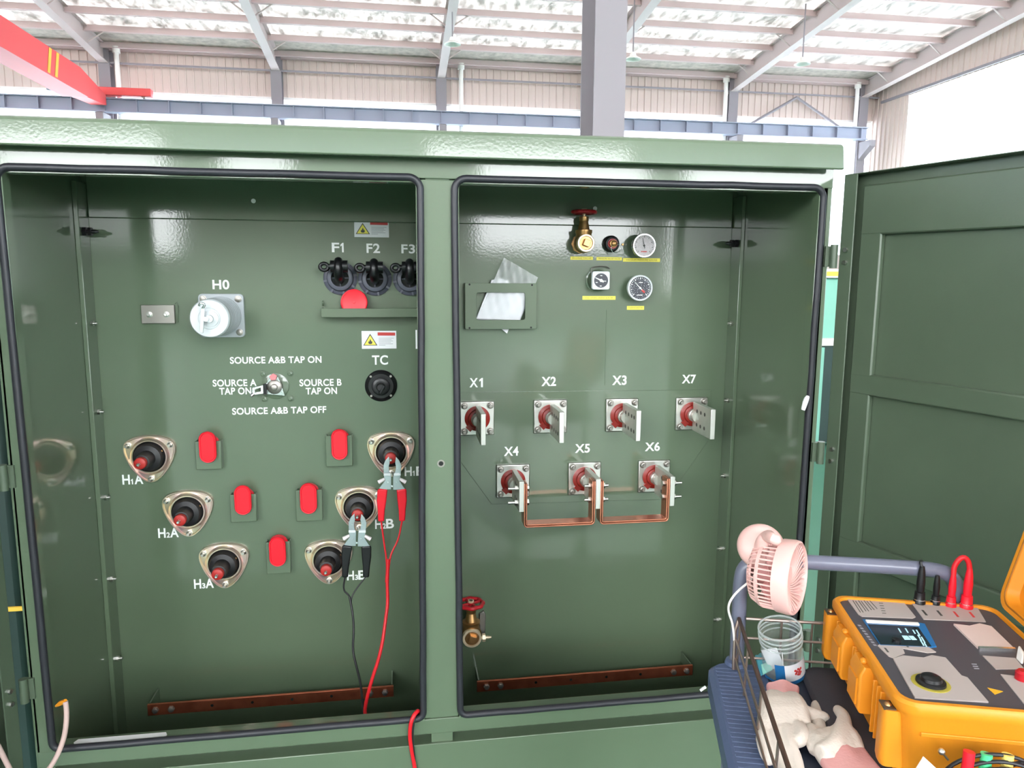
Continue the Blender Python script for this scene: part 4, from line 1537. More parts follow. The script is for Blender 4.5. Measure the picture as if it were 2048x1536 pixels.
# diagonal wind braces in the right hand bay
m = M()
for a, b in (((12.75, 6.9), (15.3, 8.35)), ((15.3, 8.35), (17.9, 6.9))):
    m.cyl((a[0], BY - .3, a[1]), (b[0], BY - .3, b[1]), .05, seg=8)
tag(part('wind_brace', m, STEELC), 'inverted V wind brace in the far right bay', 'brace')
# rails along the right wall
m = M().box(RXW - .12, RXW - .05, 5, 25.7, 8.18, 8.27)
tag(part('side_girt', m, STEELC, smooth=False), 'pale rails along the dazzling right wall', 'girt')

# tank seen in the right slit, dark block added for shade in the left
c = P(1650, 560, 4.2)
t = thing('background_block', 'pale teal tank glimpsed through the slit by the right door hinges', 'transformer', (c.x, 4.6, 0))
zz = lambda py: P(1650, py, 4.2).z
part('body', M().box(c.x - .35, c.x + 1.0, 4.2, 5.6, 0.02, zz(556)), BGGREEN, t, bevel=.02)
part('lid', M().box(c.x - .4, c.x + 1.05, 4.15, 5.65, zz(556), zz(538)), PIPEW, t, bevel=.01)
part('warning_strip', M().box(c.x - .2, c.x + .5, 4.145, 4.15, zz(552), zz(543)), CRANEY, t)
part('dark_opening', M().box(c.x - .3, c.x + .9, 4.18, 4.2, zz(884), zz(690)), BGDARK, t)
part('edge_trim', M().box(c.x - .05, c.x + .01, 4.15, 4.2, zz(880), zz(694)), BGGREEN, t)
part('ledge', M().box(c.x - .36, c.x + 1.0, 4.14, 4.2, zz(690), zz(676)), PIPEW, t)
t = thing('background_block', 'dark green block added for shaded floor in the slit by the left door hinges', 'transformer', (-1.6, 1.6, 0))
part('body', M().box(-2.6, -1.03, .30, 2.4, .02, 1.40), BGDARK, t, bevel=.02)  # added block, its dark colour standing for the shaded floor
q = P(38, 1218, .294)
part('floor_line_strip', M().box(q.x - .10, q.x + .06, .294, .2999, q.z - .006, q.z + .006), CRANEY, t)  # yellow strip on the added block, standing for a floor line

# ------------------------------------------------------------------ service cart
OC = Vector((.526, -.651, 0))
AY = math.radians(-17.3)
CM = Matrix.Translation(OC) @ Matrix.Rotation(AY, 4, 'Z') @ Matrix.Scale(-1, 4, Vector((0, 1, 0)))   # (u, w, z): u right, w towards the viewer


def C(u, w, z):
    return CM @ Vector((u, w, z))


def UW(px, py, z):
    return CM.inverted() @ PZ(px, py, z)


CART = thing('service_cart', 'blue grey plastic trolley with a bent tube handle and wire basket', 'cart', C(.235, .35, 0))


def cp(name, m, material, parent=None, **k):
    m.xform(CM)
    return part(name, m, material, parent or CART, **k)


def rr2(u0, u1, w0, w1, r, z, n=6):
    out = []
    for cu, cw, t0 in ((u1 - r, w1 - r, 0), (u0 + r, w1 - r, 90), (u0 + r, w0 + r, 180), (u1 - r, w0 + r, 270)):
        for k in range(n):
            t = math.radians(t0 + 90 / (n - 1) * k)
            out.append(Vector((cu + r * math.cos(t), cw + r * math.sin(t), z)))
    return out


CU1, CW1 = .47, .74
cp('deck', M().loft([rr2(.012, CU1 - .012, .0, CW1, .03, .775), rr2(0, CU1, -.012, CW1, .035, .79), rr2(0, CU1, -.012, CW1, .035, .822), rr2(.008, CU1 - .008, -.004, CW1 - .008, .03, .830)]), DECK)
m = M()
for i in range(62):
    w = .012 + i * .0115
    m.box(.012, .086, w, w + .0055, .8295, .8306)
cp('deck_ribs', m, DECK, bevel=.0005)
cp('tray_mat', M().box(.095, .455, .015, .72, .8295, .8315), DECKD)
# handle
hp = [(.050, -.003, .828), (.050, -.004, .93), (.050, -.006, .985), (.056, -.007, 1.008), (.078, -.008, 1.020), (.11, -.009, 1.021), (.33, -.013, 1.021), (.375, -.014, 1.018), (.395, -.0155, 1.004), (.402, -.016, .975), (.402, -.017, .828)]
cp('handle', M().tube(hp, .0125, 16, smooth=2), TUBE)
for (u, w, z) in ((.050, -.003, .831), (.402, -.017, .831)):
    cp('handle_socket', M().rev([(0, .02), (.006, .018), (.008, .0135)], (u, w, z), (0, 0, 1), 20), DECK)
# wire basket
U0 = .048
m = M()
m.tube([(U0, .012, .921), (U0, .70, .921)], .0034, 8)
cp('top_rail', m, mat('brown_coated_wire', (92, 70, 62), .4, metal=.5))
m = M()
m.tube([(U0 + .012, .010, .921), (.44, -.0, .921)], .0028, 8)
m.tube([(U0 + .012, .010, .886), (.44, .0, .886)], .0022, 8)
m.tube([(U0 + .012, .010, .850), (.44, .0, .850)], .0022, 8)
for u in (.12, .17):
    m.tube([(u, .004, .832), (u, .004, .921)], .0020, 8)
cp('back_wires', m, WIRE)
m = M()
m.tube([(U0 - .004, .012, .886), (U0 - .004, .70, .886)], .0022, 8)
m.tube([(U0 - .004, .012, .852), (U0 - .004, .70, .852)], .0020, 8)
for w in (.02, .10, .22, .34, .46, .58, .70):
    m.tube([(U0 - .001, w, .832), (U0 - .001, w + .012, .921)], .0020, 8)
m.tube([(U0, .012, .921), (U0 - .006, .016, .90), (U0 - .006, .02, .832)], .003, 8)
cp('side_wires', m, WIRE)
cp('lower_shelf', M().loft([rr2(.01, CU1 - .01, 0, CW1, .03, .20), rr2(0, CU1, -.01, CW1, .035, .215), rr2(0, CU1, -.01, CW1, .035, .245)]), DECK)
for u in (.04, CU1 - .04):
    for w in (.03, CW1 - .04):
        cp('leg', M().cyl((u, w, .13), (u, w, .778), .0125, seg=14), TUBE)
        k = M().cyl((u - .014, w, .055), (u + .014, w, .055), .055, seg=24)
        k.box(u - .02, u + .02, w - .015, w + .015, .10, .135)
        cp('caster', k, BLACKMATT)

# ------------------------------------------------------------------ pink clip fan
FC = P(1551, 1148, -.715)
vw = ray(1551, 1148).normalized()
rt = vw.cross(Vector((0, 0, 1))).normalized()
ax = (rt * .953 - vw * .29 + UP * -.05).normalized()
R0 = .0595
FAN = thing('clip_fan', 'small pink clip fan fastened to the cart handle corner, grille facing right', 'fan', FC)
e1 = ax.cross(Vector((0, 0, 1))).normalized()      # sideways
e2 = e1.cross(ax).normalized()                     # upwards
FMx = Matrix(((e1.x, e2.x, ax.x, FC.x), (e1.y, e2.y, ax.y, FC.y), (e1.z, e2.z, ax.z, FC.z), (0, 0, 0, 1)))


def fp(name, m, material, parent=None, **k):
    m.xform(FMx)
    return part(name, m, material, parent or FAN, **k)


L0, L1 = -.034, .034
fp('front_rim', M().rev([(.010, R0 - .0025), (.010, R0), (.028, R0 + .0012), (L1, R0), (L1 + .002, R0 - .003), (L1 - .002, R0 - .005), (.012, R0 - .004)], (0, 0, 0), (0, 0, 1), 56, False, False), PINK)
m = M()
m.rev([(-.018, R0 - .006), (-.018, R0 - .004), (-.012, R0 - .002), (-.012, R0 - .005)], (0, 0, 0), (0, 0, 1), 56, False, False)
n = 44
for i in range(n):
    t = 2 * PI * i / n
    c, s_ = math.cos(t), math.sin(t)
    if math.sin(t) < -.86:
        continue
    m.tube([(c * (R0 - .003), s_ * (R0 - .003), .011), (c * (R0 - .0035), s_ * (R0 - .0035), -.014)], .0015, 6)
    m.tube([(c * (R0 - .005), s_ * (R0 - .005), -.016), (c * (R0 - .012), s_ * (R0 - .012), -.030), (c * (R0 - .026), s_ * (R0 - .026), -.036)], .0013, 6)
m.rev([(-.037, .0), (-.037, .034), (-.033, .036), (-.030, .034)], (0, 0, 0), (0, 0, 1), 40, False, False)
fp('rear_cage', m, PINK)
m = M()
# solid lower quarter of the shell
m.grid(lambda a, b: Vector(((R0 - .003 - .010 * max(0, b - .55) / .45) * math.cos(math.radians(238 + 64 * a)), (R0 - .003 - .010 * max(0, b - .55) / .45) * math.sin(math.radians(238 + 64 * a)), .012 - .042 * b)), 20, 8)
fp('lower_shell', m, PINK, solid=.002)
m = M()
n = 34
for i in range(n):
    t0 = 2 * PI * i / n
    pts = []
    for k in range(7):
        f = k / 6
        r = R0 - .006 - (R0 - .024) * f
        t = t0 + 1.0 * f * f
        pts.append((r * math.cos(t), r * math.sin(t), L1 - .002 - .012 * f))
    m.tube(pts, .0013, 6)
fp('front_grille', m, PINK)
fp('hub', M().rev([(.004, .015), (.016, .018), (.022, .0175), (.023, 0)], (0, 0, 0), (0, 0, 1), 28), PINK)
for i in range(5):
    t = 2 * PI * i / 5
    k = M().grid(lambda a, b: Vector(((.014 + .034 * a) * math.cos(t + .9 * b + .25 * a), (.014 + .034 * a) * math.sin(t + .9 * b + .25 * a), .006 - .016 * b)), 6, 6)
    fp('blade', k, PINKD, solid=.0012)
fp('motor', M().rev([(-.030, .012), (-.026, .02), (.004, .02), (.005, 0)], (0, 0, 0), (0, 0, 1), 24), PINKD)
# base dome and yoke behind
bc = P(1522, 1092, -.692)
bd = (-FW * .88 - RX * .22 + UP * .38).normalized()
part('base_dome', M().rev([(-.016, .030), (-.012, .0375), (-.004, .0385), (.003, .036), (.010, .028), (.014, .016), (.0155, 0)], bc, bd, 44), PINK, FAN, label='round pink base dome')
piv = FC + e2 * (R0 + .0035) - ax * .004
piv2 = P(1552, 1080, -.76)
part('yoke_arm', M().tube([bc + bd * .010 - UP * .012, bc + bd * .026 + UP * .002, bc + bd * .03 + UP * .012 + RX * .010, piv2 + RX * -.008 + UP * .004, piv2], [.013, .012, .010, .0085, .009], 14, smooth=2), PINK, FAN)
part('pivot_cap', M().sphere(piv2, .0085), PINK, FAN)
part('pivot_bracket', M().tube([piv2, piv2 * .5 + (FC + e2 * R0 * .9) * .5, FC + e2 * R0 * .82], .0065, 12), PINK, FAN)
tb = C(.062, -.008, 1.012)
part('clip_jaw', M().tube([bc - bd * .012, bc * .45 + tb * .55 + Vector((0, 0, .012)), tb + Vector((0, 0, .0175)), tb + Vector((.018, -.006, .014))], [.014, .012, .009, .007], 14, smooth=1), PINK, FAN)
part('power_cord', M().tube([P(1512, 1148, -.70), P(1497, 1165, -.70), P(1480, 1178, -.70), P(1464, 1195, -.70), P(1456, 1212, -.70), P(1458, 1228, -.69), P(1466, 1248, -.68), P(1470, 1300, -.68)], .0019, 8, smooth=2), PIPEW, FAN, label='thin white power cord')

# ------------------------------------------------------------------ glass jar
jb = PZ(1569, 1349, .8315)
JAR = thing('glass_jar', 'open clear glass jar with a blue and white label on the cart', 'jar', jb)
GLASS2 = clearplastic('thick_glass_edge', (216, 224, 224), 0.26, 0.06)
tl = Matrix.Translation(jb + Vector((0, 0, .001))) @ Matrix.Rotation(math.radians(-12), 4, FW) @ Matrix.Rotation(math.radians(8), 4, RX)


def jp(name, m, material, **k):
    m.xform(tl)
    return part(name, m, material, JAR, **k)


m = M().rev([(.004, 0), (.003, .022), (.0045, .030), (.011, .034), (.050, .034), (.060, .0325), (.064, .0315), (.066, .0335), (.069, .0335), (.071, .0325), (.075, .0345), (.078, .0345), (.080, .033), (.091, .0335), (.0935, .0345), (.0945, .033), (.092, .0315)], (0, 0, 0), (0, 0, 1), 48, False, False)
jp('glass_body', m, GLASS)
for z_, r_, q_ in ((.0925, .0336, .0016), (.0835, .0344, .0012), (.0765, .0346, .0012), (.068, .0337, .0013)):
    jp('glass_ridge', M().tube([(r_ * math.cos(t), r_ * math.sin(t), z_) for t in [2 * PI * i / 48 for i in range(48)]], q_, 8, closed=True), GLASS2)
vd = math.atan2(-FW.y, -FW.x)


def wrap(a0, a1, z0, z1, r):
    k = M()
    k.grid(lambda a, b: Vector((r * math.cos(vd + a0 + (a1 - a0) * a), r * math.sin(vd + a0 + (a1 - a0) * a), z0 + (z1 - z0) * b)), 18, 4)
    return k


jp('label', wrap(-.30, 1.0, .012, .044, .0345), PAPER, label='white paper label')
jp('label_edge', wrap(-.75, -.30, .010, .044, .0345), SCREENB, label='blue label edge')
m = M()
for da, dz in ((.28, .028), (.36, .032), (.45, .029), (.34, .022), (.43, .021), (.50, .024), (.40, .026), (.20, .031), (.22, .025), (.52, .031)):
    a = vd + da
    m.rev([(0, .0023), (.0004, .0023)], (.0345 * math.cos(a), .0345 * math.sin(a), dz), (math.cos(a), math.sin(a), 0), 8)
jp('label_print', m, REDL)
jp('blue_base', wrap(-1.5, 1.5, .005, .012, .0344), SCREENB)
m = M()
for k, (a, r, h) in enumerate(((2.6, .016, .040), (4.2, .012, .034))):
    m.cbox((r * math.cos(a), r * math.sin(a), .010 + h / 2), .026, .0012, h, Matrix.Rotation(a, 3, 'Z') @ Matrix.Rotation(.25, 3, 'Y'))
jp('papers', m, PAPER)
pk = PZ(1536, 1338, .834)
t = thing('sweet_packet', 'small blue and mint foil packet lying left of the glass jar', 'packet', pk)
a, b, c, d = PZ(1510, 1312, .837), PZ(1536, 1300, .838), PZ(1545, 1338, .836), PZ(1522, 1352, .835)
part('wrapper', M().grid(lambda u, v: (a * (1 - u) + b * u) * (1 - v) + (d * (1 - u) + c * u) * v + Vector((0, 0, .010 * math.sin(PI * u) * math.sin(PI * v) + .001 * math.sin(u * 20))), 12, 12), TEALL, t, solid=.001)
a2, b2, c2, d2 = PZ(1522, 1330, .846), PZ(1538, 1324, .847), PZ(1545, 1340, .842), PZ(1526, 1350, .841)
part('mint_panel', M().prism([a2, b2, c2, d2], (0, 0, .001)), MINT, t)

# ------------------------------------------------------------------ cotton gloves
def glove(lab, cuff, knuckles, fingers, thumb, cuff_w, z=.8335, palm_h=.020):
    """all in px on the tray; fingers = list of px chains"""
    def G(px, py, h=.012):
        p = PZ(px, py, z + h)
        return p
    g = thing('cotton_glove', lab, 'glove', G(*knuckles[1], 0), 'pair of cream work gloves on the cart')
    m = M()
    ca, cb = G(*cuff[0]), G(*cuff[1])
    cm = (ca + cb) / 2
    ka, kb = G(*knuckles[0]), G(*knuckles[1])
    for f in (0, .25, .5, .75, 1):
        p, q = ca.lerp(cb, .14 + .72 * f), ka.lerp(kb, f)
        m.tube([p, p.lerp(q, .5) + Vector((0, 0, .006)), q], [.013, .0165, .0125], 10, smooth=1)
    for ch in fingers:
        pts = [G(x, y, h) for x, y, h in ch]
        m.tube(pts, [.0115, .0108, .0100, .0078], 10, smooth=2)
        m.sphere(pts[-1], .0078)
    pts = [G(x, y, h) for x, y, h in thumb]
    m.tube(pts, [.0125, .0115, .0092], 10, smooth=2)
    m.sphere(pts[-1], .0092)
    o = part('hand', m, GLOVE, g)
    r = o.modifiers.new('merge', 'REMESH')
    r.mode = 'VOXEL'
    r.voxel_size = .0024
    r.use_smooth_shade = True
    s_ = o.modifiers.new('soft', 'SMOOTH')
    s_.factor = .6
    s_.iterations = 7
    # cuff: a flattened knitted sleeve
    d = (cm - (ka + kb) / 2).normalized()
    side = (cb - ca).normalized()
    up = side.cross(d).normalized()
    if up.z < 0:
        up = -up
    rings = []
    hw = (cb - ca).length * .56
    for (s0, k, hh) in ((-.016, .92, .013), (-.004, 1.0, .0135), (.010, 1.02, .0125), (.022, 1.06, .0135), (.026, 1.08, .014), (.027, .98, .0115), (.016, .9, .008)):
        ring = []
        for i in range(32):
            t = 2 * PI * i / 32
            ring.append(cm + d * s0 * cuff_w + side * hw * k * math.cos(t) + up * (hh * math.sin(t) + .001 + .0015 * math.sin(5 * t)))
        rings.append(ring)
    part('cuff', M().loft(rings, True, False), GLOVEP, g, label='pink knitted cuff')
    return g


glove('cream glove with its pink cuff towards the jar, fingers hanging to the front', ((1538, 1392), (1594, 1398)), ((1530, 1462), (1606, 1455)),
      [[(1530, 1455, .012), (1526, 1480, .012), (1532, 1505, .008), (1538, 1520, .006)],
       [(1552, 1460, .013), (1550, 1490, .012), (1560, 1515, .008), (1572, 1548, .006)],
       [(1575, 1460, .014), (1578, 1490, .014), (1590, 1515, .010), (1600, 1550, .006)],
       [(1598, 1455, .016), (1606, 1468, .020), (1602, 1480, .018), (1590, 1486, .012)]],
      [(1592, 1425, .014), (1618, 1428, .015), (1648, 1436, .010)], 1.0)
glove('cream glove with its pink cuff towards the yellow case, fingers pointing back', ((1650, 1532), (1722, 1500)), ((1628, 1476), (1684, 1462)),
      [[(1645, 1480, .008), (1638, 1455, .006), (1634, 1430, .004), (1632, 1410, .003)],
       [(1650, 1500, .020), (1676, 1486, .024), (1690, 1456, .026), (1688, 1432, .024), (1676, 1420, .016)],
       [(1640, 1505, .022), (1668, 1488, .026), (1682, 1462, .028), (1684, 1440, .026)]],
      [(1634, 1500, .014), (1624, 1478, .016), (1622, 1458, .014)], 2.0)
# screwdriver with an amber handle
a, b, c = PZ(1652, 1398, .842), PZ(1664, 1412, .842), PZ(1702, 1482, .836)
t = thing('screwdriver', 'small screwdriver with an amber handle lying between glove and case', 'tool', a)
part('grip', M().tube([a, a.lerp(b, .4), b], [.0045, .0065, .0045], 10, smooth=1), mat('amber_plastic', (150, 96, 36), .3), t)
part('blade', M().cyl(b, c, .0018, seg=8), STEELD, t)
part('butt', M().sphere(a, .0038), REDTIP, t)

# ------------------------------------------------------------------ yellow test set
CASE = thing('test_set', 'yellow hard case test instrument with its lid open on the cart', 'instrument', C(.32, .16, .85))


def kp(name, m, material, parent=None, **k):
    m.xform(CM)
    return part(name, m, material, parent or CASE, **k)


u0, u1, w0, w1 = .195, .452, .0, .325
kp('body', M().loft([rr2(u0 + .020, u1 - .016, w0 + .012, w1 - .014, .02, .850), rr2(u0 + .012, u1 - .012, w0 + .008, w1 - .008, .022, .858), rr2(u0 + .006, u1 - .006, w0 + .004, w1 - .004, .024, .945), rr2(u0 + .003, u1 - .002, w0, w1 - .001, .024, .952),
                     rr2(u0, u1, w0 - .002, w1, .025, .957), rr2(u0, u1, w0 - .002, w1, .025, .966), rr2(u0 + .003, u1 - .003, w0 + .001, w1 - .003, .024, .970), rr2(u0 + .009, u1 - .007, w0 + .007, w1 - .009, .02, .970), rr2(u0 + .010, u1 - .008, w0 + .008, w1 - .010, .02, .955)], True, True), ORANGE)
PZT = .9655
kp('panel', M().loft([rr2(u0 + .0105, u1 - .0085, w0 + .0085, w1 - .0105, .019, .9555), rr2(u0 + .0105, u1 - .0085, w0 + .0085, w1 - .0105, .019, PZT)]), PANELG)
# ribs, latches and corner posts on the left side
for w in (.012, .285):
    m = M().loft([rr2(u0 - .010, u0 + .02, w, w + .026, .008, .872), rr2(u0 - .012, u0 + .02, w, w + .026, .008, .88), rr2(u0 - .012, u0 + .012, w, w + .026, .008, .950)])
    kp('corner_post', m, ORANGE)
for w in (.012, .285):
    k = M().rev([(0, .005), (.002, .0045), (.004, .002)], (u0 - .003, w + .013, .951), (0, 0, 1), 14)
    kp('rivet', k, BRASS)
    kp('rivet_plate', M().box(u0 - .011, u0 + .004, w + .003, w + .024, .9495, .9515), mat('dark_bronze', (96, 84, 74), .4, metal=.6))
for w in (.075, .165):
    k = M()
    k.loft([rr2(u0 - .009, u0 + .012, w, w + .048, .004, .885), rr2(u0 - .012, u0 + .012, w, w + .048, .004, .892), rr2(u0 - .012, u0 + .010, w, w + .048, .004, .942), rr2(u0 - .006, u0 + .006, w + .001, w + .047, .003, .954)])
    lt = kp('latch', k, ORANGE)
    k = M().sphere((u0 - .002, w + .030, .956), .0055, 1, 1.1, .8)
    k.box(u0 - .0145, u0 - .011, w + .006, w + .042, .895, .935)
    kp('latch_knob', k, ORANGE, lt)
for w in (.05, .06, .135, .145, .23, .245, .26):
    kp('side_rib', M().box(u0 + .000, u0 + .012, w, w + .003, .870, .948), ORANGE, bevel=.001)
m = M()
m.box(u0 + .03, u1 - .03, w1 - .008, w1 - .002, .925, .931)
kp('front_rib', m, ORANGE, bevel=.001)


# the overlay graphics and controls, traced on the panel plane
def zq(lst, z=PZT):
    out = []
    for a, b in lst:
        out.append(PZ(1640 + a / 5.02, 1180 + b / 5.02, z))
    return out


def overlay(name, lst, material, h=.0012, z=PZT, bevel=0, label=None):
    return part(name, M().prism(zq(lst, z), (0, 0, h)), material, CASE, bevel=bevel, label=label)


overlay('spec_plate', [(268, 90), (800, 120), (850, 140), (960, 275), (930, 288), (420, 270), (385, 250)], PLATEG, label='light grey printed spec plate')
overlay('terminal_plate', [(895, 105), (940, 112), (1560, 150), (1665, 325), (1040, 298)], PLATEG)
overlay('control_plate', [(578, 565), (655, 512), (980, 508), (1165, 628), (1080, 635), (830, 590), (850, 640), (745, 690), (690, 672)], PLATEG)
overlay('knob_plate', [(735, 700), (830, 668), (1040, 690), (1120, 665), (1260, 690), (1420, 870), (1480, 890), (1690, 1135), (950, 1090)], PLATEG, h=.002, label='light grey plate round the selector knob')
overlay('printer_paper', [(1340, 355), (1500, 375), (1600, 352), (1720, 380), (1950, 605), (1590, 600)], mat('thermal_paper', (212, 190, 184), .6), h=.003, label='pinkish white printer paper')
overlay('paper_cutter', [(1585, 596), (1950, 606), (1965, 622), (1600, 614)], CHROME, h=.005)
overlay('lower_plate', [(1632, 665), (1960, 690), (2048, 795), (1765, 800)], PLATEG)
overlay('socket_plate', [(1812, 852), (2048, 880), (2100, 1180), (2048, 1150)], PLATEG)
SB = overlay('screen_bezel', [(425, 300), (985, 335), (1050, 345), (1170, 575), (1100, 580), (605, 560)], SCREENB, h=.0014)
part('screen_glass', M().prism(zq([(478, 345), (985, 372), (1120, 570), (610, 548)], PZT + .0014), (0, 0, .0006)), SCREEN, SB)
part('bezel_highlight', M().prism(zq([(455, 312), (985, 340), (1000, 362), (472, 334)], PZT + .0014), (0, 0, .003)), PIPEW, SB, bevel=.0008)
m = M()
for (a, b, l) in ((780, 385, 45), (850, 385, 45), (925, 400, 40), (975, 450, 60), (1000, 500, 60), (960, 400, 60), (1010, 470, 60), (1040, 530, 40)):
    m.prism(zq([(a, b), (a + 14, b + 1), (a + 14 + l * .6, b + l), (a + l * .6, b + l)], PZT + .002), (0, 0, .0003))
m.prism(zq([(820, 458), (875, 460), (915, 500), (850, 500)], PZT + .002), (0, 0, .0003))
m.prism(zq([(885, 460), (935, 462), (975, 502), (925, 502)], PZT + .002), (0, 0, .0003))
part('screen_readout', m, SCRTXT, SB)
m = M()
for k in range(7):
    a, b = 325 + k * 28, 105 + (k % 2) * 6
    m.prism(zq([(a, b), (a + 8, b), (a + 85, b + 120 - 6 * k), (a + 77, b + 120 - 6 * k)], PZT + .0012), (0, 0, .0002))
for k in range(5):
    a, b = 590 + k * 8, 130 + k * 25
    m.prism(zq([(a, b), (a + 40, b + 2), (a + 44, b + 7), (a + 4, b + 5)], PZT + .0012), (0, 0, .0002))
part('spec_print', m, INK, CASE)
m = M()
for k, (a, b) in enumerate(((1015, 200), (1165, 205), (1330, 215), (1490, 220))):
    if k > 1:
        continue
    m.prism(zq([(a, b), (a + 24, b + 2), (a + 70, b + 55), (a + 46, b + 55)], PZT + .0012), (0, 0, .0002))
for (a, b) in ((640, 580), (840, 530), (850, 720)):
    m.prism(zq([(a, b), (a + 22, b + 2), (a + 55, b + 45), (a + 35, b + 45)], PZT + .0012), (0, 0, .0002))
part('terminal_print', m, INK, CASE)
m = M()
for (a, b) in ((1330, 215), (1490, 220)):
    m.prism(zq([(a, b), (a + 24, b + 2), (a + 70, b + 55), (a + 46, b + 55)], PZT + .0012), (0, 0, .0002))
part('red_terminal_print', m, REDL, CASE)
m = M()
for k in range(8):
    a, b = 375 + k * 22, 350 + k * 28
    m.prism(zq([(a, b), (a + 30, b + 2), (a + 44, b + 16), (a + 14, b + 14)]), (0, 0, .0003))
for k in range(3):
    a, b = 1520 + k * 12, 740 + k * 22
    m.prism(zq([(a, b), (a + 50, b + 2), (a + 56, b + 10), (a + 6, b + 8)]), (0, 0, .0003))
part('panel_print', m, mat('grey_print', (150, 148, 156), .5), CASE)
overlay('warning_triangle', [(1680, 982), (1838, 1020), (1755, 1052)], mat('triangle_yellow', (226, 170, 40), .5), h=.0005)
kc = zq([(1110, 950)])[0]
KN = part('selector_knob', M().rev([(.0, .0185), (.004, .018), (.005, .0135), (.009, .0125), (.0105, .010), (.0105, 0)], kc + Vector((0, 0, .002)), (0, 0, 1), 36), BLACK, CASE, label='black selector knob on a yellow green ring')
part('ring', M().rev([(.0, .0235), (.0008, .0235), (.0008, .0165)], kc + Vector((0, 0, .002)), (0, 0, 1), 40, True, False), mat('ring_yellow_green', (168, 154, 60), .5), KN)
c = zq([(768, 525)])[0]
part('power_button', M().rev([(0, .0062), (.004, .006), (.0045, .003), (.003, 0)], c + Vector((0, 0, .0012)), (0, 0, 1), 24), BLACK, CASE)
c = zq([(2030, 905)])[0]
part('red_button', M().rev([(0, .009), (.010, .009), (.013, .006), (.0135, 0)], c + Vector((0, 0, .0012)), (0, 0, 1), 24), REDW, CASE)
m = M().loft([[p for p in zq([(1960, 690), (2030, 760), (2050, 740), (1985, 670)], PZT + .001)], [p for p in zq([(1985, 560), (2036, 640), (2056, 620), (2010, 550)], PZT + .012)]])
part('paper_roll_catch', m, PIPEW, CASE, bevel=.002)
# binding posts and plugged leads
post = {}
for k, (px, py, mt_, s) in enumerate(((1838, 1207, BLACK, 1.15), (1870, 1209, BLACK, .9), (1901, 1213, REDP, 1.0), (1932, 1216, REDP, 1.2))):
    c = PZ(px, py, PZT)
    b = part('binding_post', M().rev([(0, .0085 * s), (.005, .0085 * s), (.007, .0075 * s), (.018 * s, .0068 * s), (.019 * s, .0045 * s)], c, (0, 0, 1), 16), mt_, CASE)
    part('contact_ring', M().rev([(.0055, .0060 * s), (.0075, .0078 * s), (.0085, .0078 * s)], c, (0, 0, 1), 16, False, False), CHROME, b)
    part('plug', M().rev([(.018 * s, .0052 * s), (.034 * s, .0058 * s), (.046 * s, .0048 * s), (.056 * s, .0034 * s)], c, (0, 0, 1), 14), mt_, b)
    post[k] = c + Vector((0, 0, .054 * s))
LB = thing('plug_lead', 'black lead looping between the two black plugs on the test set', 'cable', post[0])
part('wire', M().tube([post[0], post[0] + Vector((-.002, .004, .012)), P(1846, 1124, -.64), P(1858, 1132, -.65), P(1872, 1146, -.66), post[1]], .0022, 8, smooth=2), WIREB, LB)
LR = thing('plug_lead', 'red lead arching between the two red plugs on the test set', 'cable', post[2])
part('wire', M().tube([post[2], post[2] + Vector((.001, .002, .016)), (post[2] + post[3]) / 2 + Vector((0, .002, .028)), post[3] + Vector((-.002, .002, .016)), post[3]], .0042, 10, smooth=2), WIRER, LR)
# lid
tl_ = math.radians(13)


def LD(a, w, d):
    """a up the lid, d outwards behind its inner face"""
    return Vector((u1 + .004 + a * math.sin(tl_) + d * math.cos(tl_), w, .974 + a * math.cos(tl_) - d * math.sin(tl_)))


def lidring(a0, a1, wA, wB, r, d):
    out = []
    for ca, cw, t0 in ((a1 - r, wB - r, 0), (a0 + r, wB - r, 90), (a0 + r, wA + r, 180), (a1 - r, wA + r, 270)):
        for k in range(6):
            t = math.radians(t0 + 18 * k)
            out.append(LD(ca + r * math.cos(t), cw + r * math.sin(t), d))
    return out


A1 = .252
kp('lid', M().loft([lidring(.014, A1 - .014, w0 + .012, w1 - .014, .02, .020), lidring(.010, A1 - .010, w0 + .008, w1 - .010, .022, .003), lidring(.006, A1 - .006, w0 + .004, w1 - .006, .024, .0), lidring(.0, A1, w0 - .002, w1, .026, .0), lidring(.0, A1, w0 - .002, w1, .026, .008),
                    lidring(.006, A1 - .006, w0 + .004, w1 - .004, .026, .014), lidring(.012, A1 - .012, w0 + .010, w1 - .010, .026, .055)]), ORANGE, label='orange inner face of the raised lid')
kp('lid_seal', M().tube(lidring(.0075, A1 - .0075, w0 + .0055, w1 - .0075, .022, .0015), .0014, 8, closed=True), mat('amber_seal', (150, 92, 20), .5))
# folded black pouch under the case
POU = tag(part('cloth_pouch', M().loft([rr2(.160, .43, .02, .33, .02, .8318), rr2(.150, .44, .012, .34, .025, .837), rr2(.155, .44, .014, .335, .025, .845), rr2(.175, .43, .03, .32, .02, .8495)]).xform(CM), CLOTHD), 'dark grey cloth pouch squashed under the yellow case', 'pouch')
m = M().tube([UW(1695, 1322, .845), UW(1712, 1342, .848), UW(1728, 1372, .848), UW(1742, 1412, .846), UW(1748, 1450, .843)], [.009, .012, .012, .012, .009], 12, smooth=2).xform(CM)
part('roll', m, CLOTHD, POU)

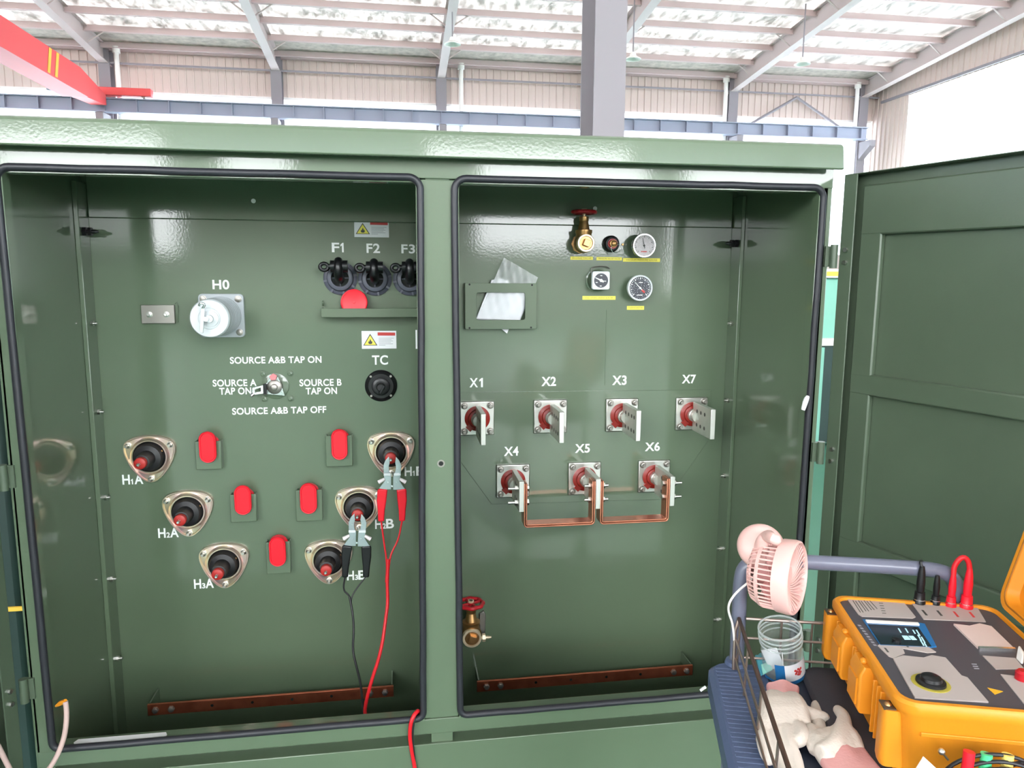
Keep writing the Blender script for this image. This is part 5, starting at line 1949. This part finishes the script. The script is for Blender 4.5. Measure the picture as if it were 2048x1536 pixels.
# coil of test leads with coloured tags, and a white card, in front of the case
cc = C(.335, .362, .0)
zc = .893
COIL = thing('lead_coil', 'coil of black test leads with coloured tags in front of the yellow case', 'cable', (cc.x, cc.y, zc))
R1 = .062


def loop(u, w, z, ru, rz, tilt=0):
    return [C(u + ru * math.cos(t), w + tilt * math.sin(t), z + rz * math.sin(t)) for t in [2 * PI * i / 40 for i in range(40)]]


for k in range(5):
    part('turn', M().tube(loop(.298 + .002 * k, .352 + .006 * k, zc - .008 - .002 * k, .060 - .004 * k, .052 - .003 * k, .012), .0024, 8, closed=True), WIREB, COIL)
part('turn', M().tube(loop(.37, .352, zc - .012, .085, .055, .01), .0026, 8, closed=True), WIREB, COIL)
for (px, py, w, mt_, nm) in ((1924, 1518, .352, REDP, 'red_tag'), (1958, 1522, .352, mat('tag_green', (70, 190, 130), .45), 'green_tag'), (2000, 1524, .352, mat('tag_yellow', (235, 205, 110), .45), 'yellow_tag'), (2050, 1530, .352, REDP, 'red_tag')):
    # points on the coil plane w = const
    d = ray(px, py)
    Wn = CM.to_3x3() @ Vector((0, 1, 0))
    t = ((C(0, w, 0) - EYE).dot(Wn)) / d.dot(Wn)
    p = EYE + d * t + Wn * .012
    part(nm, M().tube([p + Vector((.002, 0, .018)), p + Vector((0, -.002, 0)), p + Vector((-.003, -.002, -.022))], .0066, 12, smooth=1), mt_, COIL)
d = ray(1883, 1503)
t = ((C(0, .35, 0) - EYE).dot(Wn)) / d.dot(Wn)
p = EYE + d * t
k = M().sphere(p, .0042)
k.cyl(p, p + Vector((.010, 0, -.012)), .0014, seg=8)
part('ball_pin', k, STEEL, COIL)
d0 = [(1816, 1560), (1846, 1512), (1882, 1545), (1870, 1590), (1820, 1590)]
pts = []
for px, py in d0:
    d = ray(px, py)
    t = ((C(0, .40, 0) - EYE).dot(Wn)) / d.dot(Wn)
    pts.append(EYE + d * t)
tag(part('white_card', M().prism(pts, Wn * .0015), PAPER, bevel=.0005), 'corner of a white card standing in front of the yellow case', 'card')
